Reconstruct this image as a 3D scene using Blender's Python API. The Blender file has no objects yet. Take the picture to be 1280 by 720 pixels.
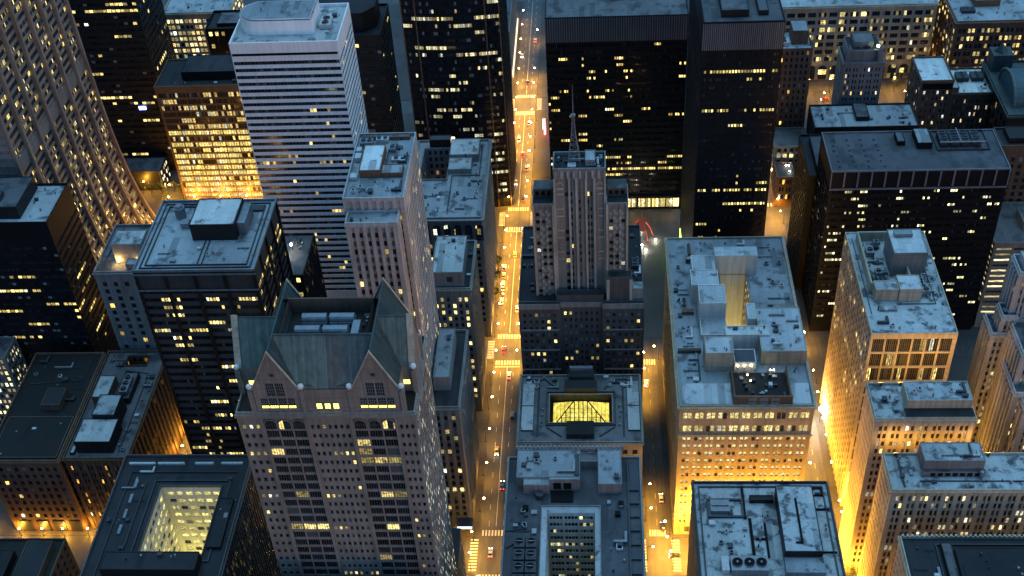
import bpy, math, random
from mathutils import Vector, Matrix
random.seed(7)
R = math.radians
SC = bpy.context.scene
COL = SC.collection

# ------------------------------------------------------------------ camera, world, sun, exposure
# world axes: x = south (right), y = east (away from the viewer), z = up, metres
cam = bpy.data.cameras.new('camera')
camo = bpy.data.objects.new('camera', cam)
COL.objects.link(camo)
CAMROT = ((0.99751245, 0.0111365, 0.0696052), (0.04582187, 0.6479114, -0.76033622), (-0.05356549, 0.76163429, 0.6457894))
camo.matrix_world = Matrix.Translation((0, 0, 412)) @ Matrix(CAMROT).to_4x4()
cam.sensor_width = 36
FPX = 1543.18
cam.lens = FPX / 1280 * 36
cam.clip_start = 1
cam.clip_end = 6000
SC.camera = camo

W = bpy.data.worlds.new('World')
SC.world = W
W.use_nodes = True
wn = W.node_tree.nodes
wl = W.node_tree.links
sky = wn.new('ShaderNodeTexSky')
sky.sky_type = 'NISHITA'
sky.sun_disc = False
sky.sun_elevation = R(2)
sky.sun_rotation = R(128)
sky.ozone_density = 4.0
sky.air_density = 1.0
sky.dust_density = 0.3
wl.new(sky.outputs[0], wn['Background'].inputs[0])
wn['Background'].inputs[1].default_value = 0.15

sl = bpy.data.lights.new('sun', 'SUN')
sl.energy = 0.52
sl.angle = R(70)
sl.color = (0.39, 0.74, 1.0)
so = bpy.data.objects.new('sun', sl)
so.rotation_euler = (R(-14), R(4), 0)
COL.objects.link(so)

SC.view_settings.view_transform = 'Standard'
SC.view_settings.look = 'None'
SC.view_settings.gamma = 1
SC.view_settings.exposure = 2.15
SC.cycles.use_denoising = True
SC.cycles.use_light_tree = True
SC.cycles.max_bounces = 4
SC.cycles.diffuse_bounces = 2
SC.cycles.glossy_bounces = 2
SC.cycles.transmission_bounces = 2
SC.cycles.sample_clamp_indirect = 4
SC.cycles.caustics_reflective = False
SC.cycles.caustics_refractive = False
LAMP = 2500.0         # watts of one street lamp
GLOW = 0.26           # strength of lit windows

# ------------------------------------------------------------------ materials
def new_mat(name):
    m = bpy.data.materials.new(name)
    m.use_nodes = True
    return m, m.node_tree.nodes, m.node_tree.links, m.node_tree.nodes['Principled BSDF']

def ramp(n, stops):
    r = n.new('ShaderNodeValToRGB')
    e = r.color_ramp.elements
    while len(e) < len(stops):
        e.new(0.5)
    for k, (p, c) in enumerate(stops):
        e[k].position = p
        e[k].color = (c[0], c[1], c[2], 1) if not isinstance(c, (int, float)) else (c, c, c, 1)
    return r

def noise(n, l, vec, scale, detail=4, rough=0.55, stretch=None):
    t = n.new('ShaderNodeTexNoise')
    t.inputs['Scale'].default_value = scale
    t.inputs['Detail'].default_value = detail
    t.inputs['Roughness'].default_value = rough
    if stretch:
        mp = n.new('ShaderNodeMapping')
        mp.inputs['Scale'].default_value = stretch
        l.new(vec, mp.inputs['Vector'])
        vec = mp.outputs[0]
    l.new(vec, t.inputs['Vector'])
    return t

def mixc(n, l, fac, a, b, mode='MIX'):
    x = n.new('ShaderNodeMix')
    x.data_type = 'RGBA'
    x.blend_type = mode
    for s, v in ((0, fac), (6, a), (7, b)):
        if hasattr(v, 'is_output'):
            l.new(v, x.inputs[s])
        elif s == 0:
            x.inputs[0].default_value = v
        else:
            x.inputs[s].default_value = (v[0], v[1], v[2], 1)
    return x.outputs[2]

def math_(n, l, op, a, b=None):
    x = n.new('ShaderNodeMath')
    x.operation = op
    for i, v in enumerate((a, b)):
        if v is None:
            continue
        if hasattr(v, 'is_output'):
            l.new(v, x.inputs[i])
        else:
            x.inputs[i].default_value = v
    return x.outputs[0]

def wall_mat(name, c, rough=0.8, var=0.25, streak=0.3, metal=0.0, spec=0.3, course=0.0):
    m, n, l, b = new_mat(name)
    g = n.new('ShaderNodeNewGeometry').outputs['Position']
    big = noise(n, l, g, 0.07, 5, 0.6)
    st = noise(n, l, g, 0.9, 4, 0.6, (1, 1, 0.06))
    d = [x * (1 - var) for x in c]
    u = [min(1, x * (1 + var * 0.7)) for x in c]
    r1 = ramp(n, [(0.3, d), (0.7, u)])
    l.new(big.outputs[0], r1.inputs[0])
    r2 = ramp(n, [(0.35, 1 - streak), (0.62, 1.0)])
    l.new(st.outputs[0], r2.inputs[0])
    o = mixc(n, l, 1.0, r1.outputs[0], r2.outputs[0], 'MULTIPLY')
    if course:
        s = n.new('ShaderNodeSeparateXYZ'); l.new(g, s.inputs[0])
        f = math_(n, l, 'FRACT', math_(n, l, 'MULTIPLY', s.outputs[2], course))
        k = math_(n, l, 'LESS_THAN', f, 0.12)
        o = mixc(n, l, math_(n, l, 'MULTIPLY', k, 0.3), o, [x * 0.4 for x in c])
    l.new(o, b.inputs['Base Color'])
    b.inputs['Roughness'].default_value = rough
    b.inputs['Metallic'].default_value = metal
    b.inputs['Specular IOR Level'].default_value = spec
    return m

def roof_mat(name, light, dark, amount=0.35, scale=0.12, speck=0.5, seams=0.0):
    """weathered membrane: frosted light areas, dark wet patches, fine specks, seams"""
    m, n, l, b = new_mat(name)
    g = n.new('ShaderNodeNewGeometry').outputs['Position']
    a = noise(n, l, g, scale, 6, 0.62)
    a.inputs['Distortion'].default_value = 0.12
    f = noise(n, l, g, 1.1, 5, 0.7)
    mid = noise(n, l, g, 0.035, 4, 0.5)
    lo = 0.30 + amount * 0.38
    r = ramp(n, [(lo - 0.03, 1.0), (lo + 0.085, 0.0)])
    l.new(a.outputs[0], r.inputs[0])
    r2 = ramp(n, [(0.30, speck), (0.36, 0.0)])
    l.new(f.outputs[0], r2.inputs[0])
    tone = ramp(n, [(0.3, [x * 0.72 for x in light]), (0.7, [min(1, x * 1.15) for x in light])])
    l.new(mid.outputs[0], tone.inputs[0])
    fine = ramp(n, [(0.25, 0.82), (0.75, 1.1)])
    l.new(f.outputs[0], fine.inputs[0])
    base = mixc(n, l, 1.0, tone.outputs[0], fine.outputs[0], 'MULTIPLY')
    # membrane sheets about 2.6 x 12 m, each a little different, with a few darker repair patches
    ps = n.new('ShaderNodeSeparateXYZ'); l.new(g, ps.inputs[0])
    cx_ = n.new('ShaderNodeCombineXYZ')
    ci_ = math_(n, l, 'FLOOR', math_(n, l, 'MULTIPLY', ps.outputs[0], 0.38)); l.new(ci_, cx_.inputs[0])
    l.new(math_(n, l, 'FLOOR', math_(n, l, 'ADD', math_(n, l, 'MULTIPLY', ps.outputs[1], 0.085), math_(n, l, 'MULTIPLY', ci_, 0.37))), cx_.inputs[1])
    ws = n.new('ShaderNodeTexWhiteNoise'); ws.noise_dimensions = '2D'; l.new(cx_.outputs[0], ws.inputs['Vector'])
    shr = ramp(n, [(0.0, 0.62), (0.06, 0.66), (0.07, 0.90), (1.0, 1.10)]); l.new(ws.outputs['Value'], shr.inputs[0])
    base = mixc(n, l, 1.0, base, shr.outputs[0], 'MULTIPLY')
    jn = math_(n, l, 'LESS_THAN', math_(n, l, 'FRACT', math_(n, l, 'MULTIPLY', ps.outputs[0], 0.38)), 0.05)
    base = mixc(n, l, math_(n, l, 'MULTIPLY', jn, 0.16), base, dark)
    oi = n.new('ShaderNodeObjectInfo')
    vr = ramp(n, [(0.0, (0.62, 0.63, 0.66)), (0.45, (0.95, 0.96, 0.95)), (0.75, (1.05, 1.03, 0.98)), (1.0, (1.2, 1.2, 1.18))])
    l.new(oi.outputs['Random'], vr.inputs[0])
    base = mixc(n, l, 1.0, base, vr.outputs[0], 'MULTIPLY')
    fac = math_(n, l, 'MAXIMUM', r.outputs[0], r2.outputs[0])
    o = mixc(n, l, math_(n, l, 'MULTIPLY', fac, 0.9), base, dark)
    if seams:
        s = n.new('ShaderNodeSeparateXYZ'); l.new(g, s.inputs[0])
        k1 = math_(n, l, 'LESS_THAN', math_(n, l, 'FRACT', math_(n, l, 'MULTIPLY', s.outputs[0], seams)), 0.06)
        o = mixc(n, l, math_(n, l, 'MULTIPLY', k1, 0.22), o, dark)
    l.new(o, b.inputs['Base Color'])
    b.inputs['Roughness'].default_value = 0.75
    b.inputs['Specular IOR Level'].default_value = 0.25
    return m

WARM, PALE, AMBER, GREEN = (1.0, 0.58, 0.10), (1.0, 0.74, 0.25), (1.0, 0.40, 0.05), (0.90, 0.80, 0.24)
def win_mat(name, p=0.06, rowp=0.12, inrow=0.75, run=5, c1=WARM, c2=PALE, power=3.0, glass=(0.012, 0.016, 0.022),
            blind=0.06, blindc=(0.22, 0.23, 0.23), rough=0.12, seed=0.0, floorp=0.0, spec=0.22, even=False):
    """glazing whose uv cells are rooms: some lit, in runs along a storey, some with blinds, the rest dark glass"""
    m, n, l, b = new_mat(name)
    uv = n.new('ShaderNodeUVMap').outputs[0]
    s = n.new('ShaderNodeSeparateXYZ'); l.new(uv, s.inputs[0])
    cu = math_(n, l, 'FLOOR', s.outputs[0]); cv = math_(n, l, 'FLOOR', s.outputs[1])
    def wn_(a, bb, off):
        c = n.new('ShaderNodeCombineXYZ')
        l.new(math_(n, l, 'ADD', a, off + seed), c.inputs[0]); l.new(bb, c.inputs[1])
        w = n.new('ShaderNodeTexWhiteNoise'); w.noise_dimensions = '2D'
        l.new(c.outputs[0], w.inputs['Vector'])
        return w
    cell = wn_(cu, cv, 0.5)
    cell2 = wn_(cu, cv, 71.5)
    grp = wn_(math_(n, l, 'FLOOR', math_(n, l, 'DIVIDE', cu, float(run))), cv, 33.5)
    litc = math_(n, l, 'LESS_THAN', cell.outputs['Value'], p)
    litr = math_(n, l, 'MULTIPLY', math_(n, l, 'LESS_THAN', grp.outputs['Value'], rowp), math_(n, l, 'LESS_THAN', cell2.outputs['Value'], inrow))
    lit = math_(n, l, 'MAXIMUM', litc, litr)
    if floorp:
        fl = wn_(math_(n, l, 'FLOOR', math_(n, l, 'DIVIDE', cu, 140.0)), cv, 55.5)
        seg = wn_(math_(n, l, 'FLOOR', math_(n, l, 'DIVIDE', cu, run * 2.0)), cv, 91.5)
        lf = math_(n, l, 'MULTIPLY', math_(n, l, 'LESS_THAN', fl.outputs['Value'], floorp), math_(n, l, 'LESS_THAN', seg.outputs['Value'], 0.62))
        lit = math_(n, l, 'MAXIMUM', lit, math_(n, l, 'MULTIPLY', lf, math_(n, l, 'LESS_THAN', cell2.outputs['Value'], 0.88)))
    sc = n.new('ShaderNodeSeparateColor'); l.new(cell2.outputs['Color'], sc.inputs[0])
    inner = noise(n, l, uv, 1.0, 3, 0.6, (2.3, 3.6, 1))
    ir = ramp(n, [(0.38, 0.10), (0.50, 0.75), (0.68, 1.35)])
    l.new(inner.outputs[0], ir.inputs[0])
    br = math_(n, l, 'ADD', math_(n, l, 'MULTIPLY', math_(n, l, 'POWER', sc.outputs[1], 2.2), 1.5), 0.16)
    if even:
        br = math_(n, l, 'ADD', math_(n, l, 'MULTIPLY', sc.outputs[1], 0.55), 0.4)
    stg = math_(n, l, 'MULTIPLY', math_(n, l, 'MULTIPLY', lit, br), ir.outputs[0])
    stg = math_(n, l, 'MULTIPLY', stg, power * GLOW)
    colr = mixc(n, l, sc.outputs[2], c1, c2)
    scc = n.new('ShaderNodeSeparateColor'); l.new(cell.outputs['Color'], scc.inputs[0])
    colr = mixc(n, l, math_(n, l, 'GREATER_THAN', scc.outputs[1], 0.95), colr, (0.80, 0.86, 0.62))
    l.new(colr, b.inputs['Emission Color'])
    l.new(stg, b.inputs['Emission Strength'])
    bl = math_(n, l, 'LESS_THAN', sc.outputs[0], blind)
    gv = ramp(n, [(0.0, [x * .4 for x in glass]), (1.0, [x * 2.2 for x in glass])])
    l.new(scc.outputs[0], gv.inputs[0])
    l.new(mixc(n, l, bl, gv.outputs[0], blindc), b.inputs['Base Color'])
    va = n.new('ShaderNodeVectorMath'); va.operation = 'SUBTRACT'; l.new(grp.outputs['Color'], va.inputs[0]); va.inputs[1].default_value = (.5, .5, .5)
    vs = n.new('ShaderNodeVectorMath'); vs.operation = 'SCALE'; l.new(va.outputs[0], vs.inputs[0]); vs.inputs['Scale'].default_value = 0.05
    vb = n.new('ShaderNodeVectorMath'); vb.operation = 'ADD'; l.new(n.new('ShaderNodeNewGeometry').outputs['Normal'], vb.inputs[0]); l.new(vs.outputs[0], vb.inputs[1])
    vn = n.new('ShaderNodeVectorMath'); vn.operation = 'NORMALIZE'; l.new(vb.outputs[0], vn.inputs[0]); l.new(vn.outputs[0], b.inputs['Normal'])
    b.inputs['Roughness'].default_value = rough
    b.inputs['Specular IOR Level'].default_value = spec
    m.cycles.emission_sampling = 'NONE'
    return m

def glow_mat(name, c, power):
    m, n, l, b = new_mat(name)
    b.inputs['Base Color'].default_value = (*[0.5 * x for x in c], 1)
    b.inputs['Emission Color'].default_value = (*c, 1)
    b.inputs['Emission Strength'].default_value = power
    m.cycles.emission_sampling = 'NONE'
    return m

def plain(name, c, rough=0.6, metal=0.0, var=0.15):
    return wall_mat(name, c, rough, var, 0.15, metal)

M = {}
M['limestone'] = wall_mat('limestone', (0.420, 0.405, 0.385), course=0.5)
M['greystone'] = wall_mat('grey stone', (0.235, 0.225, 0.220), course=0.4)
M['granite'] = wall_mat('pink granite', (0.255, 0.23, 0.20), course=0.26)
M['pier_granite'] = wall_mat('speckled granite', (0.360, 0.255, 0.190), 0.6)
M['buff'] = wall_mat('buff terracotta', (0.400, 0.320, 0.220), course=0.5)
M['palestone'] = wall_mat('pale stone', (0.480, 0.400, 0.290), course=0.4)
M['brownbrick'] = wall_mat('brown brick', (0.125, 0.080, 0.055), course=0.9)
M['redbrick'] = wall_mat('red brown brick', (0.170, 0.095, 0.060), course=0.9)
M['umber'] = wall_mat('umber stone', (0.240, 0.225, 0.205), course=0.5)
M['taupe'] = wall_mat('taupe brick', (0.095, 0.088, 0.084), course=0.6)
M['whiteal'] = wall_mat('white aluminium', (0.920, 0.920, 0.910), 0.45, 0.08, 0.12)
M['whitepaint'] = wall_mat('white painted brick', (0.62, 0.60, 0.54), 0.7, 0.12, 0.25)
M['blacksteel'] = wall_mat('black steel', (0.011, 0.0115, 0.014), 0.5, 0.3, 0.2, spec=0.1)
M['darksteel'] = wall_mat('dark bronze steel', (0.018, 0.0165, 0.017), 0.5, 0.3, 0.2, spec=0.2)
M['greymetal'] = wall_mat('grey louvre metal', (0.170, 0.175, 0.200), 0.5, 0.2, 0.3)
M['coppertrim'] = wall_mat('brown anodised frame', (0.17, 0.10, 0.06), 0.5, 0.2, 0.2)
M['spandrel'] = wall_mat('grey spandrel', (0.062, 0.060, 0.062), 0.55, 0.2, 0.2)
def copper(name, c):
    """standing-seam copper: seams run down the slope, streaks of verdigris follow them"""
    m, n, l, b = new_mat(name)
    ge = n.new('ShaderNodeNewGeometry'); g = ge.outputs['Position']
    sp = n.new('ShaderNodeSeparateXYZ'); l.new(g, sp.inputs[0]); sn = n.new('ShaderNodeSeparateXYZ'); l.new(ge.outputs['Normal'], sn.inputs[0])
    k = math_(n, l, 'GREATER_THAN', math_(n, l, 'ABSOLUTE', sn.outputs[0]), 0.4)
    u = math_(n, l, 'ADD', math_(n, l, 'MULTIPLY', k, sp.outputs[1]), math_(n, l, 'MULTIPLY', math_(n, l, 'SUBTRACT', 1.0, k), sp.outputs[0]))
    f = math_(n, l, 'FRACT', math_(n, l, 'MULTIPLY', u, 1.25)); seam = math_(n, l, 'LESS_THAN', f, 0.16)
    cb_ = n.new('ShaderNodeCombineXYZ'); l.new(math_(n, l, 'FLOOR', math_(n, l, 'MULTIPLY', u, 1.25)), cb_.inputs[0])
    pan = n.new('ShaderNodeTexWhiteNoise'); pan.noise_dimensions = '1D'; l.new(math_(n, l, 'FLOOR', math_(n, l, 'MULTIPLY', u, 1.25)), pan.inputs['W'])
    st = noise(n, l, g, .55, 5, .6, (1, 1, .18))
    r = ramp(n, [(.3, [x * .62 for x in c]), (.6, c), (.75, [x * 1.45 for x in c])]); l.new(st.outputs[0], r.inputs[0])
    pr_ = ramp(n, [(0, .78), (1, 1.12)]); l.new(pan.outputs['Value'], pr_.inputs[0])
    o = mixc(n, l, 1, r.outputs[0], pr_.outputs[0], 'MULTIPLY')
    o = mixc(n, l, math_(n, l, 'MULTIPLY', seam, .45), o, [x * .35 for x in c])
    l.new(o, b.inputs['Base Color']); b.inputs['Roughness'].default_value = .55; b.inputs['Specular IOR Level'].default_value = .3
    return m
M['patina'] = copper('green copper roof', (0.125, 0.168, 0.148))
M['patinadark'] = copper('dark copper roof', (0.052, 0.072, 0.070))
M['galv'] = wall_mat('galvanised metal', (0.22, 0.235, 0.25), 0.45, 0.2, 0.25, 0.3)
M['darkmetal'] = wall_mat('dark metal', (0.04, 0.042, 0.048), 0.5, 0.25, 0.2)
M['whiteunit'] = wall_mat('white sheet metal', (0.48, 0.49, 0.48), 0.5, 0.1, 0.25)
M['concrete'] = wall_mat('concrete', (0.210, 0.203, 0.196))
M['rb'] = roof_mat('frosted roof', (0.36, 0.385, 0.39), (0.07, 0.075, 0.08), 0.22, 0.16)
M['rbs'] = roof_mat('frosted roof with seams', (0.40, 0.42, 0.43), (0.06, 0.065, 0.07), 0.14, 0.14, 0.3, 0.45)
M['rblot'] = roof_mat('blotched roof', (0.38, 0.405, 0.41), (0.05, 0.055, 0.06), 0.30, 0.22, 0.8)
M['rm'] = roof_mat('grey roof', (0.115, 0.117, 0.124), (0.04, 0.042, 0.046), 0.28, 0.12)
M['rd'] = roof_mat('dark roof', (0.024, 0.026, 0.030), (0.018, 0.019, 0.021), 0.3, 0.12)
M['rx'] = roof_mat('dark tar roof', (0.015, 0.0135, 0.013), (0.008, 0.012, 0.012), 0.3, 0.12)
M['rw'] = roof_mat('pale membrane roof', (0.48, 0.50, 0.50), (0.08, 0.085, 0.09), 0.16, 0.2, 0.4)
M['frame'] = plain('window frame', (0.09, 0.085, 0.08))
M['frameblk'] = wall_mat('black window frame', (0.006, 0.006, 0.007), spec=0.15)
M['bulb'] = glow_mat('lamp glass', (1.0, 0.60, 0.18), 30)
M['bulbw'] = glow_mat('white lamp glass', (1.0, 0.92, 0.72), 30)
M['flood'] = glow_mat('floodlight glass', (0.95, 1.0, 0.85), 60)

# ------------------------------------------------------------------ mesh helpers
class MB:
    def __init__(s):
        s.v, s.f, s.uv, s.m = [], [], [], []
    def quad(s, a, b, c, d, m=0, uv=None):
        k = len(s.v)
        s.v += [a, b, c, d]
        s.f.append((k, k + 1, k + 2, k + 3))
        s.m.append(m)
        s.uv.append(uv)
    def tri(s, a, b, c, m=0):
        k = len(s.v)
        s.v += [a, b, c]
        s.f.append((k, k + 1, k + 2)); s.m.append(m); s.uv.append(None)
    def box(s, x0, x1, y0, y1, z0, z1, m=0, top=None, bottom=True):
        t = m if top is None else top
        s.quad((x0, y0, z0), (x1, y0, z0), (x1, y0, z1), (x0, y0, z1), m)
        s.quad((x1, y0, z0), (x1, y1, z0), (x1, y1, z1), (x1, y0, z1), m)
        s.quad((x1, y1, z0), (x0, y1, z0), (x0, y1, z1), (x1, y1, z1), m)
        s.quad((x0, y1, z0), (x0, y0, z0), (x0, y0, z1), (x0, y1, z1), m)
        s.quad((x0, y0, z1), (x1, y0, z1), (x1, y1, z1), (x0, y1, z1), t)
        if bottom:
            s.quad((x0, y1, z0), (x1, y1, z0), (x1, y0, z0), (x0, y0, z0), m)
    def ring(s, x0, x1, y0, y1, z0, z1, t, m=0):
        s.box(x0, x1, y0, y0 + t, z0, z1, m)
        s.box(x0, x1, y1 - t, y1, z0, z1, m)
        s.box(x0, x0 + t, y0 + t, y1 - t, z0, z1, m)
        s.box(x1 - t, x1, y0 + t, y1 - t, z0, z1, m)
    def cyl(s, x, y, z0, z1, r0, r1=None, n=12, m=0, cap=True, mcap=None):
        r1 = r0 if r1 is None else r1
        p = [(math.cos(2 * math.pi * i / n), math.sin(2 * math.pi * i / n)) for i in range(n)]
        for i in range(n):
            a, b = p[i], p[(i + 1) % n]
            s.quad((x + r0 * a[0], y + r0 * a[1], z0), (x + r0 * b[0], y + r0 * b[1], z0),
                   (x + r1 * b[0], y + r1 * b[1], z1), (x + r1 * a[0], y + r1 * a[1], z1), m)
        if cap:
            k = len(s.v)
            s.v += [(x + r1 * a[0], y + r1 * a[1], z1) for a in p]
            s.f.append(tuple(range(k, k + n))); s.m.append(m if mcap is None else mcap); s.uv.append(None)
    def tube(s, pts, r, n=6, m=0):
        rings = []
        for i, p in enumerate(pts):
            p = Vector(p)
            a = Vector(pts[max(0, i - 1)]); b = Vector(pts[min(len(pts) - 1, i + 1)])
            d = (b - a).normalized()
            u = d.cross(Vector((0, 0, 1)))
            if u.length < 1e-3:
                u = Vector((1, 0, 0))
            u.normalize()
            w = d.cross(u)
            rr = r[i] if isinstance(r, (list, tuple)) else r
            rings.append([tuple(p + rr * (math.cos(2 * math.pi * k / n) * u + math.sin(2 * math.pi * k / n) * w)) for k in range(n)])
        for i in range(len(rings) - 1):
            for k in range(n):
                s.quad(rings[i][(k + 1) % n], rings[i][k], rings[i + 1][k], rings[i + 1][(k + 1) % n], m)
        for rg in (rings[0], rings[-1]):
            k = len(s.v); s.v += rg
            s.f.append(tuple(range(k, k + n))); s.m.append(m); s.uv.append(None)
    def ball(s, x, y, z, r, n=8, m=0, sz=1.0):
        def P(i, j):
            t, f = math.pi * i / (n // 2), 2 * math.pi * j / n
            return (x + r * math.sin(t) * math.cos(f), y + r * math.sin(t) * math.sin(f), z + sz * r * math.cos(t))
        for i in range(n // 2):
            for j in range(n):
                s.quad(P(i, j), P(i + 1, j), P(i + 1, j + 1), P(i, j + 1), m)
    def build(s, name, mats, parent=None, smooth=False):
        me = bpy.data.meshes.new(name)
        o = bpy.data.objects.new(name, me)
        off = Vector((0, 0, 0))
        if parent is not None:
            q = parent
            while q is not None:
                off = off + q.location
                q = q.parent
            o.parent = parent
        me.from_pydata([(p[0] - off[0], p[1] - off[1], p[2] - off[2]) for p in s.v], [], s.f)
        for x in (mats if isinstance(mats, (list, tuple)) else [mats]):
            me.materials.append(M[x] if isinstance(x, str) else x)
        me.polygons.foreach_set('material_index', s.m)
        if any(u is not None for u in s.uv):
            L = me.uv_layers.new(name='UVMap')
            flat = []
            for f, u in zip(s.f, s.uv):
                for k in range(len(f)):
                    flat += u[k] if u is not None else (0.0, 0.0)
            L.data.foreach_set('uv', flat)
        if smooth:
            me.polygons.foreach_set('use_smooth', [True] * len(s.f))
        me.update()
        COL.objects.link(o)
        return o

def tag(o, label=None, cat=None, group=None, kind=None):
    for k, v in (('label', label), ('category', cat), ('group', group), ('kind', kind)):
        if v:
            o[k] = v
    return o

def empty(name, loc, label, cat, group=None, rz=0):
    o = bpy.data.objects.new(name, None)
    o.location = loc
    o.rotation_euler = (0, 0, rz)
    o.empty_display_size = 2
    COL.objects.link(o)
    return tag(o, label, cat, group)

def copy_tree(o, parent=None):
    c = o.copy(); COL.objects.link(c)
    if parent is not None:
        c.parent = parent
    for ch in list(o.children):
        copy_tree(ch, c)
    return c

# ------------------------------------------------------------------ buildings
SOLIDS = []     # boxes of everything built, to find which windows the view can see
BUILDINGS = []

def project(p):
    d = (p[0], p[1], p[2] - 412)
    c = [sum(CAMROT[i][k] * d[i] for i in range(3)) for k in range(3)]
    if c[2] > -1:
        return None
    return 640 + FPX * c[0] / -c[2], 360 - FPX * c[1] / -c[2], -c[2]

def S(**k):
    d = dict(n=10, per=1, ww=0.6, gap=0.1, m=1.0, fh=3.8, wh=0.62, base=0.0, top=0.0, ds=0.0, d=0.3, panes=1, mull=0.12,
             cellper=1, cols=None, tiny=False, sill=0.2)
    d.update(k)
    return d

class Building:
    def __init__(s, name, label, cat, loc, wall, win=None, frame='frame', spandrel=None, group=None, e=None):
        s.e = e or empty(name, loc, label, cat, group)
        s.wm = MB(); s.wall = wall; s.win = win; s.frame = frame; s.sp = spandrel
        s.wins = []
        s.nside = 0
        s.winname = 'window'
        s.limit = 100
        BUILDINGS.append(s)
    def frames(s, side, x0, x1, y0, y1, z0):
        if side == 'west':
            return x1 - x0, lambda u, v, d: (x0 + u, y0 + d, z0 + v), (0, -1, 0)
        if side == 'south':
            return y1 - y0, lambda u, v, d: (x1 - d, y0 + u, z0 + v), (1, 0, 0)
        if side == 'north':
            return y1 - y0, lambda u, v, d: (x0 + d, y1 - u, z0 + v), (-1, 0, 0)
        return x1 - x0, lambda u, v, d: (x1 - u, y1 - d, z0 + v), (0, 1, 0)
    def facade(s, Wd, P, nrm, H, k, seg=False):
        """one wall with real openings: solid strips, spandrels, reveals; glazing is kept for later"""
        wm = s.wm
        s.nside += 1
        if k is False:
            return
        if k is None:
            wm.quad(P(0, 0, 0), P(Wd, 0, 0), P(Wd, H, 0), P(0, H, 0))
            return
        m = k['m']
        cols = k['cols']
        if cols is None:
            cols = []
            bw = (Wd - 2 * m) / k['n']
            per = k['per']
            gp = bw * k['gap'] if per > 1 else 0
            w1 = (bw * k['ww'] - gp * (per - 1)) / per
            for i in range(k['n']):
                u = m + i * bw + (bw - bw * k['ww']) / 2
                for j in range(per):
                    cols.append((u + j * (w1 + gp), u + j * (w1 + gp) + w1))
        Hs = H - k['base'] - k['top']
        nf = max(1, round(Hs / k['fh']))
        fh = Hs / nf
        rows = [(k['base'] + r * fh + fh * (1 - k['wh']) * 0.55, k['base'] + r * fh + fh * (1 - k['wh']) * 0.55 + fh * k['wh']) for r in range(nf)]
        ds, d = k['ds'], k['d']
        cuts = [0.0] + [x for r in rows for x in r] + [H] if seg else [0.0, H]
        ue = 0.0
        for (a, b) in cols + [(Wd, Wd)]:
            for c0, c1 in zip(cuts, cuts[1:]):
                wm.quad(P(ue, c0, 0), P(a, c0, 0), P(a, c1, 0), P(ue, c1, 0))
            ue = b
        for ci, (a, b) in enumerate(cols):
            ve = 0.0
            if ds:
                for c0, c1 in zip(cuts, cuts[1:]):
                    wm.quad(P(a, c0, 0), P(a, c0, ds), P(a, c1, ds), P(a, c1, 0))
                    wm.quad(P(b, c0, ds), P(b, c0, 0), P(b, c1, 0), P(b, c1, ds))
                wm.quad(P(a, H, 0), P(a, H, ds), P(b, H, ds), P(b, H, 0))
            for (v0, v1) in rows + [(H, H)]:
                wm.quad(P(a, ve, ds), P(b, ve, ds), P(b, v0, ds), P(a, v0, ds), 1 if s.sp else 0)
                ve = v1
            for ri, (v0, v1) in enumerate(rows):
                if not k['tiny']:
                    wm.quad(P(a, v0, ds), P(a, v0, d), P(a, v1, d), P(a, v1, ds))
                    wm.quad(P(b, v0, d), P(b, v0, ds), P(b, v1, ds), P(b, v1, d))
                    wm.quad(P(a, v1, ds), P(a, v1, d), P(b, v1, d), P(b, v1, ds))
                    wm.quad(P(a, v0, d), P(a, v0, ds), P(b, v0, ds), P(b, v0, d))
                ctr = P((a + b) / 2, (v0 + v1) / 2, d - 0.35)
                s.wins.append((P, a, b, v0, v1, d if not k['tiny'] else ds - 0.01, k, ci, ri, ctr, nrm, s.nside))
    def box(s, x0, x1, y0, y1, z0, z1, west=None, south=None, north=None, east=None, solid=True):
        for side, k in (('west', west), ('south', south), ('north', north), ('east', east)):
            Wd, P, nrm = s.frames(side, x0, x1, y0, y1, z0)
            s.facade(Wd, P, nrm, z1 - z0, k)
        if solid:
            SOLIDS.append((x0, x1, y0, y1, z0, z1))
    def court(s, x0, x1, y0, y1, z0, z1, west=None, south=None, north=None, east=None, floor='rd'):
        Wd, P, nrm = s.frames('west', x0, x1, y1, y1 + 1, z0); s.facade(Wd, P, nrm, z1 - z0, west)
        Wd, P, nrm = s.frames('south', x0 - 1, x0, y0, y1, z0); s.facade(Wd, P, nrm, z1 - z0, south)
        Wd, P, nrm = s.frames('north', x1, x1 + 1, y0, y1, z0); s.facade(Wd, P, nrm, z1 - z0, north)
        Wd, P, nrm = s.frames('east', x0, x1, y0 - 1, y0, z0); s.facade(Wd, P, nrm, z1 - z0, east)
        b = MB(); b.quad((x0, y0, z0), (x1, y0, z0), (x1, y1, z0), (x0, y1, z0)); b.build('court_floor', floor, s.e)
    def roof(s, x0, x1, y0, y1, z, mat='rb', hole=None, par=1.0, cor=0.0, pt=0.45, parmat=None, cormat=None, ch=0.9):
        b = MB()
        if hole:
            a0, a1, b0, b1 = hole
            for q in ((x0, x1, y0, b0), (x0, x1, b1, y1), (x0, a0, b0, b1), (a1, x1, b0, b1)):
                if q[1] - q[0] > 0.01 and q[3] - q[2] > 0.01:
                    b.quad((q[0], q[2], z), (q[1], q[2], z), (q[1], q[3], z), (q[0], q[3], z))
        else:
            b.quad((x0, y0, z), (x1, y0, z), (x1, y1, z), (x0, y1, z))
        b.build('roof', mat, s.e)
        if par:
            p = MB(); e = 0.02
            p.ring(x0 - e, x1 + e, y0 - e, y1 + e, z - 0.05, z + par, pt)
            if hole:
                p.ring(a0 - 0.3, a1 + 0.3, b0 - 0.3, b1 + 0.3, z - 0.05, z + par * 0.8, 0.32)
            p.build('parapet', parmat or s.wall, s.e)
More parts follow.
